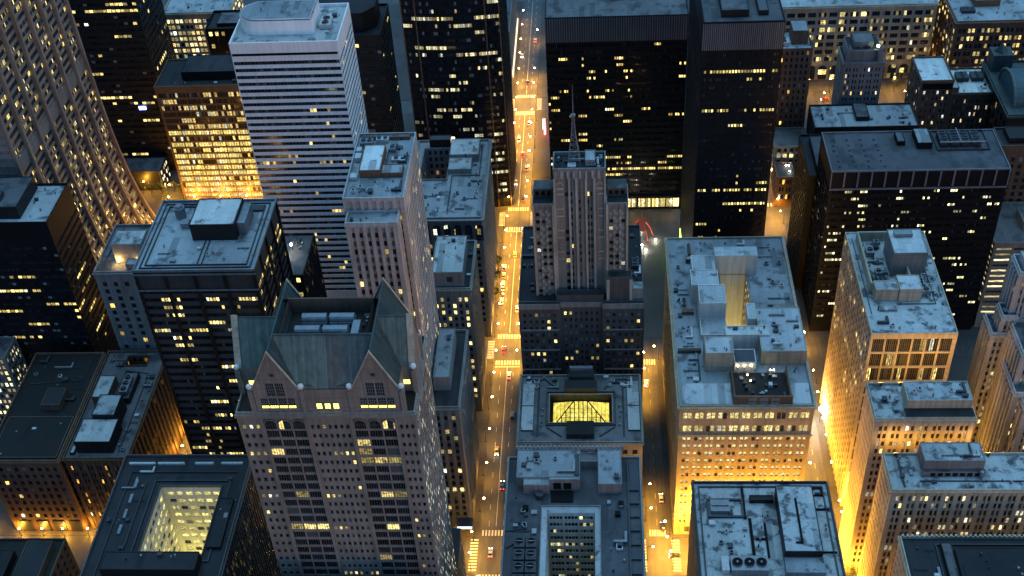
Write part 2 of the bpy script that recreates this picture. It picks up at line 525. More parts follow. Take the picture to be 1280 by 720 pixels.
        if cor:
            c = MB()
            for (o, t0, t1) in ((cor, -0.35, 0.25), (cor * 0.55, -ch, -0.34)):
                c.ring(x0 - o, x1 + o, y0 - o, y1 + o, z + t0, z + t1, o + 0.2)
            c.build('cornice', cormat or parmat or s.wall, s.e)
    def block(s, name, x0, x1, y0, y1, z0, z1, wall=None, top='rb', lip=0.25):
        """a penthouse or raised block with a low kerb round its own roof"""
        b = MB()
        b.box(x0, x1, y0, y1, z0, z1, 0, 1, False)
        if lip:
            b.ring(x0 - 0.03, x1 + 0.03, y0 - 0.03, y1 + 0.03, z1 - 0.04, z1 + lip, 0.3, 0)
        o = b.build(name, [wall or s.wall, top], s.e)
        SOLIDS.append((x0, x1, y0, y1, z0, z1))
        return o
    def finish(s):
        s.wm.build('wall', [s.wall, s.sp or s.wall], s.e)
        if not s.wins:
            return
        scored = []
        for w in s.wins:
            ctr, nrm = w[9], w[10]
            q = project(ctr)
            sc = 0.0
            if q and -3 < q[0] < 1283 and -3 < q[1] < 723:
                view = Vector((0 - ctr[0], 0 - ctr[1], 412 - ctr[2]))
                cosv = view.normalized().dot(Vector(nrm))
                if cosv > 0.02 and seen(ctr, nrm):
                    sc = (w[2] - w[1]) * (w[4] - w[3]) * cosv / q[2] ** 2 * FPX ** 2
            scored.append((sc, w))
        scored.sort(key=lambda t: -t[0])
        rest = MB()
        nobj = 0
        for sc, w in scored:
            if sc > 3.0 and nobj < s.limit:
                b = MB()
                s.glaze(b, w)
                b.build(s.winname, [s.win, s.frame], s.e)
                nobj += 1
            else:
                s.glaze(rest, w)
        if rest.f:
            o = rest.build('small_glazing', [s.win, s.frame], s.e)
            if nobj or len(s.wins) > 100:
                o['kind'] = 'stuff'
    def glaze(s, b, w):
        P, a, c, v0, v1, d, k, ci, ri, ctr, nrm, ns = w
        np_ = k['panes']
        mw = k['mull'] if np_ > 1 else 0.0
        pw = (c - a - mw * (np_ - 1)) / np_
        cpc = k['cellper']
        for i in range(np_):
            u0 = a + i * (pw + mw); u1 = u0 + pw
            if np_ >= cpc and cpc >= 1 and np_ > 1:
                cu = 211 * ns + ci * (np_ // cpc + 1) + i / cpc
                du = 1.0 / cpc
            else:
                cu = 211 * ns + ci; du = 1.0
                cu += 0.0
            cv = ri + 0.0
            e = 0.004
            b.quad(P(u0, v0, d), P(u1, v0, d), P(u1, v1, d), P(u0, v1, d), 0,
                   ((cu + e, cv + e), (cu + du - e, cv + e), (cu + du - e, cv + 1 - e), (cu + e, cv + 1 - e)))
            if i and mw:
                q0, q1, f = u0 - mw, u0, d - 0.14
                b.quad(P(q0, v0, f), P(q1, v0, f), P(q1, v1, f), P(q0, v1, f), 1)
                b.quad(P(q0, v0, d), P(q0, v0, f), P(q0, v1, f), P(q0, v1, d), 1)
                b.quad(P(q1, v0, f), P(q1, v0, d), P(q1, v1, d), P(q1, v1, f), 1)
        hb = k.get('bar')
        if hb:
            z = v0 + (v1 - v0) * hb
            f = d - 0.1
            b.quad(P(a, z - 0.06, f), P(c, z - 0.06, f), P(c, z + 0.06, f), P(a, z + 0.06, f), 1)

def sub(parent, wall, win, frame='frame'):
    """another wall finish and glazing of the same building"""
    return Building('', '', '', (0, 0, 0), wall, win, frame, e=parent.e)

def seen(p, nrm):
    o = (p[0] + nrm[0] * 0.3, p[1] + nrm[1] * 0.3, p[2])
    d = (-o[0], -o[1], 412 - o[2])
    for (x0, x1, y0, y1, z0, z1) in SOLIDS:
        t0, t1 = 0.0, 1.0
        ok = True
        for a, lo, hi in ((0, x0, x1), (1, y0, y1), (2, z0, z1)):
            if abs(d[a]) < 1e-9:
                if o[a] < lo or o[a] > hi:
                    ok = False; break
                continue
            q0, q1 = (lo - o[a]) / d[a], (hi - o[a]) / d[a]
            if q0 > q1:
                q0, q1 = q1, q0
            t0 = max(t0, q0); t1 = min(t1, q1)
            if t0 >= t1:
                ok = False; break
        if ok and t1 - t0 > 1e-4:
            return False
    return True

# ---- roof furniture
def air_unit(b, x, y, z, w, d, h, mat='galv', fans=0):
    m = MB()
    m.box(x, x + w, y, y + d, z + 0.25, z + h)
    for px, py in ((x + .2, y + .2), (x + w - .5, y + .2), (x + .2, y + d - .5), (x + w - .5, y + d - .5)):
        m.box(px, px + .3, py, py + .3, z, z + .25)
    o = m.build('air_handler', mat, b.e)
    long_x = w >= d
    for i in range(fans):
        f = MB()
        cx = x + (w * (i + .5) / fans if long_x else w / 2); cy = y + (d / 2 if long_x else d * (i + .5) / fans)
        r = min(w / (fans if long_x else 1), d / (1 if long_x else fans)) * 0.40
        f.cyl(cx, cy, z + h, z + h + 0.5, r, r * 0.94, 14, 0, True, 1)
        f.box(cx - r * .8, cx + r * .8, cy - .1, cy + .1, z + h + .52, z + h + .6, 0)
        fo = f.build('fan', ['galv', 'frameblk'], b.e)
        off = Vector(b.e.location)
        fo.parent = o
    return o

def vents(b, x0, x1, y0, y1, z, n, seed=1):
    r = random.Random(seed)
    for i in range(n):
        x, y = r.uniform(x0 + .8, x1 - .8), r.uniform(y0 + .8, y1 - .8)
        t = r.random()
        m = MB()
        if t < 0.45:
            m.cyl(x, y, z, z + r.uniform(.7, 1.6), r.uniform(.18, .4), None, 8)
            m.build('vent_pipe', r.choice(['darkmetal', 'galv']), b.e)
        elif t < 0.8:
            w, d, h = r.uniform(.8, 2.0), r.uniform(.8, 2.0), r.uniform(.6, 1.3)
            m.box(x - w / 2, x + w / 2, y - d / 2, y + d / 2, z, z + h)
            m.box(x - w / 2 - .15, x + w / 2 + .15, y - d / 2 - .15, y + d / 2 + .15, z + h + 0.004, z + h + .15)
            m.build('roof_hatch', r.choice(['darkmetal', 'galv', 'whiteunit', 'darkmetal']), b.e)
        else:
            m.cyl(x, y, z, z + .7, .28, None, 8); m.ball(x, y, z + .95, .5, 8, 0, .7)
            m.build('roof_ventilator', 'galv', b.e)

def ducts(b, x0, x1, y0, y1, z, n, seed=1):
    """square ducts with an elbow, small condensers with a fan, cable trays and pipe ladders"""
    r = random.Random(seed)
    for i in range(n):
        x, y = r.uniform(x0 + 1, x1 - 3), r.uniform(y0 + 1, y1 - 3)
        t = r.random(); m = MB()
        if t < .4:
            L, K, w = min(r.uniform(3, 8), x1 - x - .6), min(r.uniform(2, 6), y1 - y - .6), r.uniform(.5, .9)
            m.box(x, x + L, y, y + w, z + .35, z + .35 + w)
            m.box(x + L - w, x + L, y + w, y + K, z + .35, z + .35 + w)
            k = x + .4
            while k < x + L:
                m.box(k, k + .12, y + .1, y + w - .1, z, z + .35); m.box(k - .05, k + .05, y - .06, y + w + .06, z + .3, z + .4 + w); k += 1.5
            m.build('roof_duct', r.choice(['galv', 'galv', 'whiteunit', 'darkmetal']), b.e)
        elif t < .75:
            w = r.uniform(1.1, 1.7); h = r.uniform(.9, 1.4)
            m.box(x, x + w, y, y + w, z + .15, z + h); m.box(x + .1, x + w - .1, y + .1, y + w - .1, z, z + .15)
            m.cyl(x + w / 2, y + w / 2, z + h, z + h + .12, w * .36, None, 10, 1)
            m.build('condenser', [r.choice(['galv', 'whiteunit', 'greymetal']), 'frameblk'], b.e)
        else:
            L = min(r.uniform(4, 10), x1 - x - .5)
            for k in range(3):
                m.tube([(x, y + k * .25, z + .3), (x + L, y + k * .25, z + .3)], .07, 4)
            k = x + .3
            while k < x + L:
                m.box(k, k + .15, y - .15, y + .65, z, z + .22); k += 1.6
            m.build('pipe_rack', 'darkmetal', b.e)

def pipe_run(b, pts, z, r=0.22, mat='darkmetal', name='roof_pipe'):
    m = MB()
    m.tube([(x, y, z + r + 0.12) for x, y in pts], r, 6)
    m.build(name, mat, b.e)

def simple(name, label, cat, x0, x1, y0, y1, Z, wall, win, west=None, south=None, north=None, roof='rb', par=1.0, cor=0.0,
           z0=0.0, frame='frame', spandrel=None, parmat=None, hole=None, group=None, rz=None):
    b = Building(name, label, cat, ((x0 + x1) / 2, (y0 + y1) / 2, z0), wall, win, frame, spandrel, group)
    b.box(x0, x1, y0, y1, z0, Z, west, south, north, solid=hole is None)
    if hole:
        a0, a1, b0, b1 = hole
        SOLIDS.extend([(x0, x1, y0, b0, z0, Z), (x0, x1, b1, y1, z0, Z), (x0, a0, b0, b1, z0, Z), (a1, x1, b0, b1, z0, Z)])
    b.roof(x0, x1, y0, y1, Z, roof, hole, par, cor, parmat=parmat)
    return b

# ------------------------------------------------------------------ ground, streets, pavements
def asphalt():
    m, n, l, b = new_mat('asphalt')
    g = n.new('ShaderNodeNewGeometry').outputs['Position']
    a = noise(n, l, g, 0.15, 6, 0.65); f = noise(n, l, g, 2.5, 3, 0.6)
    lane = noise(n, l, g, 0.5, 3, 0.6, (1, 0.04, 1))
    r = ramp(n, [(0.3, (0.036, 0.036, 0.038)), (0.55, (0.055, 0.054, 0.053)), (0.75, (0.075, 0.072, 0.07))])
    l.new(a.outputs[0], r.inputs[0])
    r2 = ramp(n, [(0.3, 0.75), (0.7, 1.2)]); l.new(f.outputs[0], r2.inputs[0])
    r3 = ramp(n, [(0.35, 0.75), (0.6, 1.15)]); l.new(lane.outputs[0], r3.inputs[0])
    o = mixc(n, l, 1, mixc(n, l, 1, r.outputs[0], r2.outputs[0], 'MULTIPLY'), r3.outputs[0], 'MULTIPLY')
    l.new(o, b.inputs['Base Color'])
    b.inputs['Roughness'].default_value = 0.6
    return m
M['asphalt'] = asphalt()
M['paving'] = wall_mat('pavement concrete', (0.065, 0.062, 0.06), 0.8, 0.25, 0.2)
M['plaza'] = wall_mat('dark plaza granite', (0.075, 0.07, 0.068), 0.55, 0.2, 0.2)
M['paint'] = wall_mat('road paint', (0.62, 0.60, 0.55), 0.7, 0.15, 0.3)
M['paintworn'] = wall_mat('worn yellow road paint', (0.50, 0.36, 0.10), 0.7, 0.25, 0.4)

b = MB(); b.quad((-3000, -200, 0), (3000, -200, 0), (3000, 4500, 0), (-3000, 4500, 0))
tag(b.build('road', 'asphalt'), kind='structure')

def pavement(name, x0, x1, y0, y1, mat='paving', z=0.14, ch=2.0):
    b = MB()
    p = [(x0 + ch, y0), (x1 - ch, y0), (x1, y0 + ch), (x1, y1 - ch), (x1 - ch, y1), (x0 + ch, y1), (x0, y1 - ch), (x0, y0 + ch)]
    k = len(b.v); b.v += [(a, c, z) for a, c in p]; b.f.append(tuple(range(8))); b.m.append(0); b.uv.append(None)
    for i in range(8):
        a, c = p[i], p[(i + 1) % 8]
        b.quad((a[0], a[1], -0.02), (c[0], c[1], -0.02), (c[0], c[1], z), (a[0], a[1], z))
    tag(b.build(name, mat), kind='structure')
YR = [(100, 306), (324.5, 431.5), (446, 537), (551, 655), (670, 800)]
for (y0, y1) in YR:
    pavement('pavement', -180, -50.5, y0, y1)
    pavement('pavement', -420, -196, y0, y1)
for (y0, y1) in YR[:2] + YR[3:]:
    pavement('pavement', -37.5, 19.5, y0, y1)
for (y0, y1) in YR:
    if y0 != 446:
        pavement('pavement', 27.5, 85, y0, y1)
    pavement('pavement', 101 if y0 > 330 else 97, 176 if y0 > 500 else 230, y0, y1)
pavement('plaza_ground', -37.5, 85, 446, 537, 'plaza')

def stripes(x0, x1, y0, y1, n, along):
    """zebra: n bars; along = axis the bars are spaced along"""
    b = MB(); z = 0.005
    for i in range(n):
        if along == 'x':
            a = x0 + (x1 - x0) * (i + .25) / n; c = x0 + (x1 - x0) * (i + .75) / n
            b.quad((a, y0, z), (c, y0, z), (c, y1, z), (a, y1, z))
        else:
            a = y0 + (y1 - y0) * (i + .25) / n; c = y0 + (y1 - y0) * (i + .75) / n
            b.quad((x0, a, z), (x1, a, z), (x1, c, z), (x0, c, z))
    return b
def zebra(*a):
    tag(stripes(*a).build('crosswalk_markings', 'paint'), kind='structure')
for (ya, yb) in ((306, 324.5), (431.5, 446), (537, 551), (655, 670)):
    zebra(-50, -38, yb + 0.6, yb + 3.6, 9, 'x')
    zebra(-50, -38, ya - 3.6, ya - 0.6, 9, 'x')
    zebra(-54.2, -51, ya + .8, yb - .8, 11, 'y')
    zebra(-37, -34, ya + .8, yb - .8, 11, 'y')
zebra(20, 27, 325.2, 328.4, 7, 'x'); zebra(29, 32.2, 307, 323.6, 11, 'y'); zebra(15.5, 18.5, 307, 323.6, 11, 'y')
zebra(20, 27, 427.5, 431, 6, 'x'); zebra(86, 96, 426, 430, 8, 'x'); zebra(86, 100, 552, 555, 8, 'x')
lm = MB()
for y in range(240, 800, 9):
    if any(a - 5 < y < c + 5 for a, c in ((306, 324), (431, 446), (537, 551), (655, 670))):
        continue
    for x in (-47, -41):
        lm.quad((x - .08, y, .005), (x + .08, y, .005), (x + .08, y + 3, .005), (x - .08, y + 3, .005))
for (ya, yb) in ((330, 427), (451, 533), (556, 651), (675, 800)):
    lm.quad((-44.1, ya, .005), (-43.9, ya, .005), (-43.9, yb, .005), (-44.1, yb, .005))
for (ya, yb) in ((324, 431), (446, 537), (551, 655)):
    lm.quad((-50, yb - 4.6, .005), (-38, yb - 4.6, .005), (-38, yb - 4.2, .005), (-50, yb - 4.2, .005))
tag(lm.build('lane_markings', 'paint'), kind='structure')
lm = MB()
for y in range(556, 650, 8):
    lm.quad((93.9, y, .005), (94.2, y, .005), (94.2, y + 3, .005), (93.9, y + 3, .005))
for y in range(330, 425, 8):
    lm.quad((92.9, y, .005), (93.2, y, .005), (93.2, y + 3, .005), (92.9, y + 3, .005))
for y in range(331, 424, 7):
    lm.quad((23.4, y, .005), (23.55, y, .005), (23.55, y + 3, .005), (23.4, y + 3, .005))
tag(lm.build('lane_markings', 'paintworn'), kind='structure')

# ------------------------------------------------------------------ buildings north of the avenue (left half of the picture)
# curved granite bank tower
WCH = win_mat('tower room glass', 0.10, 0.20, 0.75, 3, (1, .72, .22), PALE, 1.9, seed=11)
b = Building('curved_tower', 'tall granite tower with a flared base and diagonal-looking rows of lit windows', 'skyscraper', (-277, 486, 0), 'pier_granite', WCH, 'frame')
CH0, CH1, CHH = 438.0, 535.0, 259.0
def chx(z): return -256.0 + 17.0 * math.exp(-z / 34.0)
def chP(u, v, d):
    t = math.exp(-v / 34.0)
    return (chx(v) - d, CH0 + u, v)
cols = []
bay = (CH1 - CH0 - 2.2) / 7
for i in range(7):
    u0 = 1.6 + i * bay
    cols.append((u0 + 1.0, u0 + bay - 1.0))
def chP2(u, v, d):
    # piers stand proud of the window plane, like fins that taper upward
    return chP(u, v, d)
b.facade(CH1 - CH0, chP, (0.98, 0, 0.17), CHH, S(cols=cols, fh=3.95, wh=0.56, ds=0.35, d=0.6, base=9, top=3, panes=10, mull=.22), seg=True)
pm = MB()
for i in range(8):
    y = CH0 + 1.1 + i * bay
    zz = [0, 6, 12, 20, 30, 42, 58, 80, 110, 160, 259]
    for z0, z1 in zip(zz, zz[1:]):
        for (ya, yb, xo) in ((y - .75, y + .75, 1.5),):
            a, c = chx(z0), chx(z1)
            pm.quad((a + xo, ya, z0), (a + xo, yb, z0), (c + xo, yb, z1), (c + xo, ya, z1))
            pm.quad((a - .1, ya, z0), (a + xo, ya, z0), (c + xo, ya, z1), (c - .1, ya, z1))
            pm.quad((a + xo, yb, z0), (a - .1, yb, z0), (c - .1, yb, z1), (c + xo, yb, z1))
    pm.build('pier', 'pier_granite', b.e); pm = MB()
lv = MB()
for i in range(7):
    y = CH0 + 1.1 + i * bay + .78
    a = chx(110) + 0.03
    lv.quad((a, y, 107.8), (a, y + bay - 1.56, 107.8), (a, y + bay - 1.56, 114.5), (a, y, 114.5))
    lv.build('louvre_panel', 'granite', b.e); lv = MB()
wb = b.wm
zz = [0, 4, 8, 12, 16, 20, 26, 32, 40, 50, 62, 80, 110, 160, 259]
for z0, z1 in zip(zz, zz[1:]):
    wb.quad((-300, CH0, z0), (chx(z0), CH0, z0), (chx(z1), CH0, z1), (-300, CH0, z1))
    wb.quad((chx(z0), CH1, z0), (-300, CH1, z0), (-300, CH1, z1), (chx(z1), CH1, z1))
wb.quad((-300, CH0, 259), (-256, CH0, 259), (-256, CH1, 259), (-300, CH1, 259))
rib = MB()
for z in range(20, 259, 4):
    rib.box(-300, chx(z) - .2, CH0 - .35, CH0 - .003, z, z + 1.6)
rib.build('end_wall_ribs', 'greymetal', b.e)
SOLIDS.append((-300, -257, CH0 + 1, CH1 - 1, 0, 259))
b.limit = 100

# black office block at the left edge
WBL = win_mat('black tower glass', 0.006, 0.12, 0.85, 6, (1, .74, .2), PALE, 2.6, seed=3, floorp=.06)
rib = dict(fh=3.9, wh=0.40, d=0.25, m=0.4, n=1, ww=1.0, mull=0.3)
b = simple('office_tower', 'black office tower with a sunken deck in its pale roof, beside the granite tower', 'office tower', -300, -229, 400, 428, 110,
           'blacksteel', WBL, S(panes=36, cellper=1, top=11, base=5, **rib), S(panes=14, top=11, base=5, **rib), None, 'rb', 1.2, frame='frameblk')
b.winname = 'window_band'
b.block('penthouse', -262, -242, 404, 426, 110, 116, 'darksteel', 'rm')
air_unit(b, -258, 408, 116.3, 8, 5, 2.2, 'darkmetal', 2)
vents(b, -241, -230, 402, 427, 110, 6, 4)
b.block('roof_curb', -268, -262.5, 404, 426, 110, 111.5, 'darksteel', 'rd')

# low buildings, bottom left
WLO = win_mat('old window glass', 0.10, 0.0, 0.5, 3, WARM, PALE, 1.8, seed=5)
WLO2 = win_mat('amber window glass', 0.15, 0.05, 0.5, 3, AMBER, WARM, 1.6, seed=6)
b = simple('brick_block', 'low brown brick block with a dark tar roof and street lamps glowing at its foot', 'office block', -251, -219.6, 327, 391, 44,
           'redbrick', WLO, S(n=9, ww=.52, fh=4.1, wh=.55, base=8, top=2.5, ds=.1), S(n=14, ww=.5, fh=4.1, base=8, top=2.5, tiny=True), None, 'rx', 1.1, cor=.5)
b.block('roof_curb', -249, -221, 329, 352, 44, 44.6, 'brownbrick', 'rx')
b.block('stair_head', -236, -228, 356, 366, 44, 47.5, 'brownbrick', 'rd')
pipe_run(b, [(-247, 372), (-224, 374), (-224, 387)], 44)
vents(b, -249, -221, 330, 390, 44, 9, 5); ducts(b, -249, -221, 354, 390, 44, 7, 26)
bay_ = MB()
for i in range(4):
    x = -247.5 + i * 7.2
    bay_.box(x, x + 5, 326.7, 326.98, .3, 7); bay_.build('shop_bay', 'darkmetal', b.e); bay_ = MB()
b = simple('brick_block', 'low brown block with pale stepped penthouses and lamps washing up its piers', 'office block', -218, -191, 328.5, 392, 44,
           'brownbrick', WLO2, S(n=7, per=2, gap=.12, ww=.62, fh=4.0, base=7, top=3.5, ds=.25, d=.5), S(n=16, ww=.5, fh=4.0, base=7, top=3.5, ds=.7, d=1.0), None, 'rm', 1.1, cor=.5,
           hole=(-208, -198.5, 383, 389))
b.court(-208, -198.5, 383, 389, 24, 44, S(n=3, fh=4), S(n=2, fh=4), S(n=2, fh=4))
b.block('penthouse', -213, -198, 332, 345, 44, 50.5, 'darksteel', 'rb')
b.block('penthouse', -209, -199.5, 345.1, 357, 44, 52.5, 'darksteel', 'rb')
b.block('penthouse', -214.5, -207.5, 359, 372, 44, 49, 'brownbrick', 'rb')
b.block('penthouse', -205, -199, 360, 376, 44, 47, 'darksteel', 'rm')
b.block('roof_curb', -216, -214, 331, 350, 44, 45, 'darksteel', 'rb')
pipe_run(b, [(-196, 332), (-196, 378), (-207, 380)], 44)
vents(b, -198, -192, 333, 380, 44, 7, 6); ducts(b, -199, -192, 331, 380, 44, 6, 24); ducts(b, -217, -208, 373, 390, 44, 3, 25); vents(b, -217, -208, 373, 390, 44, 5, 8)
air_unit(b, -203.5, 362, 47.3, 3.5, 10, 2, 'galv', 3)

b = simple('brick_block', 'pale office block with a grid of small bright windows behind the tar-roofed brick block', 'office block', -300, -262.5, 385, 399, 47,
           'greystone', win_mat('bright small glass', .5, .2, .8, 4, PALE, (1, .9, .5), 2.0, seed=7), S(n=16, ww=.6, fh=3.6, base=4), S(n=6, ww=.6, fh=3.4, base=3, top=1), None, 'rm', .8)
vents(b, -280, -263, 386, 398, 47, 4, 5)

WCB = win_mat('court glass', .62, .25, .8, 4, GREEN, (1, .86, .3), 1.7, seed=8, even=True)
WCS = win_mat('slit glass', .30, .1, .8, 4, (1, .8, .2), PALE, 1.6, seed=9, spec=.08)
H = (-160, -137.5, 259, 290)
b = simple('courtyard_block', 'dark-roofed block with a deep white tiled light court glowing yellow green inside', 'office block', -177.5, -129, 215, 305, 72,
           'taupe', WCS, None, S(n=44, ww=.45, fh=3.8, wh=.7, base=8, top=4, ds=.4, d=.6), S(n=40, ww=.5, fh=4, base=8, top=3, tiny=True), 'rd', 1.2, cor=.6, hole=H)
b.e.location.z = 0
b.win = WCS
cb = sub(b, 'whitepaint', WCB)
cb.court(*H, 22, 72, S(n=6, ww=.72, fh=4.1, wh=.5, top=1.5, d=.35), S(n=8, ww=.7, fh=4.1, wh=.5, top=1.5), S(n=8, ww=.7, fh=4.1, wh=.5, top=1.5), None, 'rw')
b.block('penthouse', -170, -137, 250, 257.5, 72, 76.5, 'darksteel', 'rd')
b.block('penthouse', -136.5, -131.5, 262, 284, 72, 73.2, 'darksteel', 'rd')
for q in ((-175, -165, 300.6, 301.4), (-164, -154, 300.6, 301.4), (-150, -143, 300.6, 301.4), (-140, -132, 300.6, 301.4)):
    m = MB(); m.box(q[0], q[1], q[2], q[3], 72, 73); m.build('skylight', 'whiteunit', b.e)
def added_court_light(host, x, y, z, power, colr):  # extra lamp put at the bottom of a light court to brighten its walls
    m = MB(); m.cyl(x, y, z, z + 2.6, .1, None, 6); o = m.build('added_court_lamp', 'darkmetal', host.e)
    m = MB(); m.ball(x, y, z + 2.9, .35, 8); m.build('lamp_globe', M.setdefault('courtbulb', glow_mat('added court lamp glass', (1, .9, .45), 8)), o)
    ld = bpy.data.lights.new('added_court_lamp', 'POINT'); ld.energy = power; ld.color = colr; ld.shadow_soft_size = .5
    lo = bpy.data.objects.new('added_court_lamp', ld); COL.objects.link(lo); lo.parent = o; lo.location = Vector((x, y, z + 3.6)) - Vector(host.e.location)
for (x, y) in ((-155, 284), (-144, 284), (-155, 266), (-143, 268)):
    added_court_light(b, x, y, 22, LAMP * .38, (1, .82, .22))
m = MB(); m.ring(-163, -134.5, 256.5, 293, 72, 72.7, .5); m.build('roof_curb', 'darkmetal', b.e)
pipe_run(b, [(-173, 245), (-173, 297), (-133, 297)], 72, .3); pipe_run(b, [(-166, 258), (-166, 292)], 72, .3)
vents(b, -176, -165, 258, 300, 72, 8, 9); ducts(b, -176, -164, 250, 300, 72, 5, 27); vents(b, -136, -130, 258, 300, 72, 5, 10); vents(b, -170, -137, 251, 257, 76.5, 5, 3)
m = MB()
for y in range(268, 292, 7):
    m.box(-170, -169, y, y + 4, 72, 73.1); m.build('skylight', 'galv', b.e); m = MB()
b = simple('brick_block', 'small dark-roofed building in the bottom left corner, in front of the brick blocks', 'office block', -300, -205.5, 240, 291, 40,
           'brownbrick', WLO, None, S(n=12, ww=.5, fh=4, base=5), None, 'rx', 1.0)
b.block('penthouse', -240, -222, 255, 283, 40, 44, 'darksteel', 'rx')
b.block('penthouse', -219, -209, 262, 288, 40, 43, 'brownbrick', 'rd'); vents(b, -240, -207, 250, 290, 40, 5, 2)

# mid-left square tower with pale blue-grey roof
WG = win_mat('square tower glass', .01, .22, .88, 6, (1, .75, .22), PALE, 2.6, (.012, .013, .015), .06, (.10, .10, .10), seed=10, floorp=.05)
cols = [(0.9 + i * 10.75, 0.9 + i * 10.75 + 9.6) for i in range(4)]
cols_s = [(0.9 + i * 10.3, 0.9 + i * 10.3 + 9.2) for i in range(4)]
b = simple('office_tower', 'brown piered square tower with a flat pale roof ringed by a double dark track', 'office tower', -165, -121, 331, 373, 140,
           'darksteel', WG, S(cols=cols, fh=3.75, wh=.44, top=8, base=8, ds=.7, d=.85, panes=8, mull=.25), S(cols=cols_s, fh=3.75, wh=.5, top=8, base=8, ds=.7, d=.85, panes=8, mull=.25), None,
           'rb', 1.0, frame='frameblk', spandrel='spandrel', parmat='galv')
b.winname = 'window_band'
m = MB(); m.ring(-163.2, -122.8, 332.8, 371.2, 140.01, 140.6, .35); m.build('roof_track', 'darkmetal', b.e)
m = MB(); m.ring(-161.6, -124.4, 334.4, 369.6, 140.01, 140.6, .35); m.build('roof_track', 'darkmetal', b.e)
for y in (131.2, 138.5):
    m = MB(); m.box(-165.25, -120.75, 330.75, 330.97, y, y + .7); m.build('band_course', 'galv', b.e)
b.block('penthouse', -147.5, -131, 349, 365, 140, 147, 'darksteel', 'rw')
m = MB(); m.box(-130.9, -128, 352, 364, 140, 145.5); m.build('louvre_box', 'galv', b.e)
m = MB(); m.box(-149, -124.8, 366, 369.2, 140, 140.9); m.build('roof_curb', 'darkmetal', b.e)
m = MB(); m.cyl(-155.5, 363.5, 140, 144.5, 2.0, 2.0, 16); m.cyl(-155.5, 363.5, 144.5, 145.4, 1.5, 1.2, 16, 0); m.build('cooling_tower', 'galv', b.e)
m = MB(); m.box(-153.6, -150.6, 356, 359, 140, 142.4); m.build('air_handler', 'galv', b.e)
for x in (-142.6, -141):
    pipe_run(b, [(x, 335), (x, 349)], 140, .25)
vents(b, -160, -126, 336, 348, 140, 5, 12); ducts(b, -160, -124.5, 335, 347, 140, 3, 23)

# small pale masonry building between towers
b = simple('stone_building', 'slim pale stone building with a windowless penthouse squeezed beside the square tower', 'office block', -214, -188, 395, 428, 87,
           'greystone', WLO, S(n=5, ww=.4, fh=4, base=6, top=4), S(n=8, ww=.4, fh=4, base=6, top=4), None, 'rm', 1.2, cor=.6)
b.block('penthouse', -206, -193, 402, 412, 87, 97, 'greystone', 'rb')
b.block('stair_head', -200, -190, 397, 401, 87, 90, 'greystone', 'rb'); vents(b, -213, -207, 396, 427, 87, 4, 3)
pipe_run(b, [(-212, 396), (-209.5, 426)], 87, .3)
for x_ in (-204.5, -196):
    m = MB(); m.cyl(x_, 401.2, 87, 88.6, .1, None, 6); o = m.build('roof_light', 'darkmetal', b.e); m = MB(); m.ball(x_, 401.2, 88.9, .4, 8); m.build('lamp_globe', 'bulb', o)
    ld = bpy.data.lights.new('roof_light', 'POINT'); ld.energy = LAMP * .12; ld.color = (1, .62, .2); lo = bpy.data.objects.new('roof_light', ld); COL.objects.link(lo); lo.parent = o; lo.location = Vector((x_, 400.3, 89.4)) - Vector(b.e.location)
WD9 = win_mat('stripe glass', .12, .22, .8, 3, (1, .76, .25), PALE, 2.0, seed=13)
b = simple('office_block', 'dark office block with two bright roof lights standing behind the square tower', 'office block', -160, -124, 395, 424, 84,
           'darksteel', WD9, S(n=12, ww=.6, fh=4, base=5), S(n=9, ww=.55, fh=4, base=5, ds=.3, d=.5), None, 'rm', 1.0)
b.block('penthouse', -150, -139, 405, 420, 84, 88, 'darksteel', 'rm'); vents(b, -138, -125, 397, 422, 84, 6, 3)
for x, y in ((-132, 413), (-133.5, 409)):
    m = MB(); m.cyl(x, y, 84, 87, .15, None, 6); o = m.build('roof_light', 'darkmetal', b.e)
    m = MB(); m.ball(x, y, 87.3, .55, 8); m.build('lamp_globe', 'bulbw', o)

# white banded tower
WX = win_mat('banded tower glass', .02, .03, .6, 5, (1, .68, .22), PALE, 1.5, (.018, .02, .025), .12, (.12, .12, .12), seed=14)
b = simple('banded_tower', 'white aluminium tower with dark ribbon windows and a round-ended rooftop drum', 'skyscraper', -160, -112, 474, 509, 150,
           'whiteal', WX, S(panes=30, fh=3.55, wh=.52, top=7, base=8, n=1, m=.25, ww=1.0, mull=.22, d=.35), S(panes=22, fh=3.55, wh=.52, top=7, base=8, n=1, m=.25, ww=1.0, mull=.22, d=.35), None, 'rb', 1.5, frame='frame', parmat='whiteal')
b.winname = 'window_band'
m = MB()
m.box(-159.5, -112.5, 473.62, 473.96, 145.2, 146.2); m.build('parapet_slot', 'frameblk', b.e)
def stadium(x0, x1, y0, y1, z0, z1, n=10):
    r = (y1 - y0) / 2; yc = (y0 + y1) / 2
    p = [(x0 + r + r * math.cos(t), yc + r * math.sin(t)) for t in [math.pi / 2 + math.pi * i / n for i in range(n + 1)]]
    p += [(x1, y0), (x1, y1)]
    m = MB()
    for i in range(len(p)):
        a, c = p[i], p[(i + 1) % len(p)]
        m.quad((a[0], a[1], z0), (c[0], c[1], z0), (c[0], c[1], z1), (a[0], a[1], z1))
    k = len(m.v); m.v += [(a, c, z1 - .4) for a, c in p]; m.f.append(tuple(range(k, k + len(p)))); m.m.append(1); m.uv.append(None)
    return m
stadium(-158, -124, 483, 502, 150, 157).build('penthouse', ['whiteal', 'rb'], b.e)
stadium(-157, -125, 484, 501, 157.005, 157.6).build('drum_coping', ['whiteal', 'rb'], b.e)
vents(b, -150, -128, 486, 498, 157.6, 3, 4); vents(b, -123, -113, 476, 507, 150, 4, 5)
air_unit(b, -122, 487, 150, 5, 8, 2.4, 'whiteunit', 2)

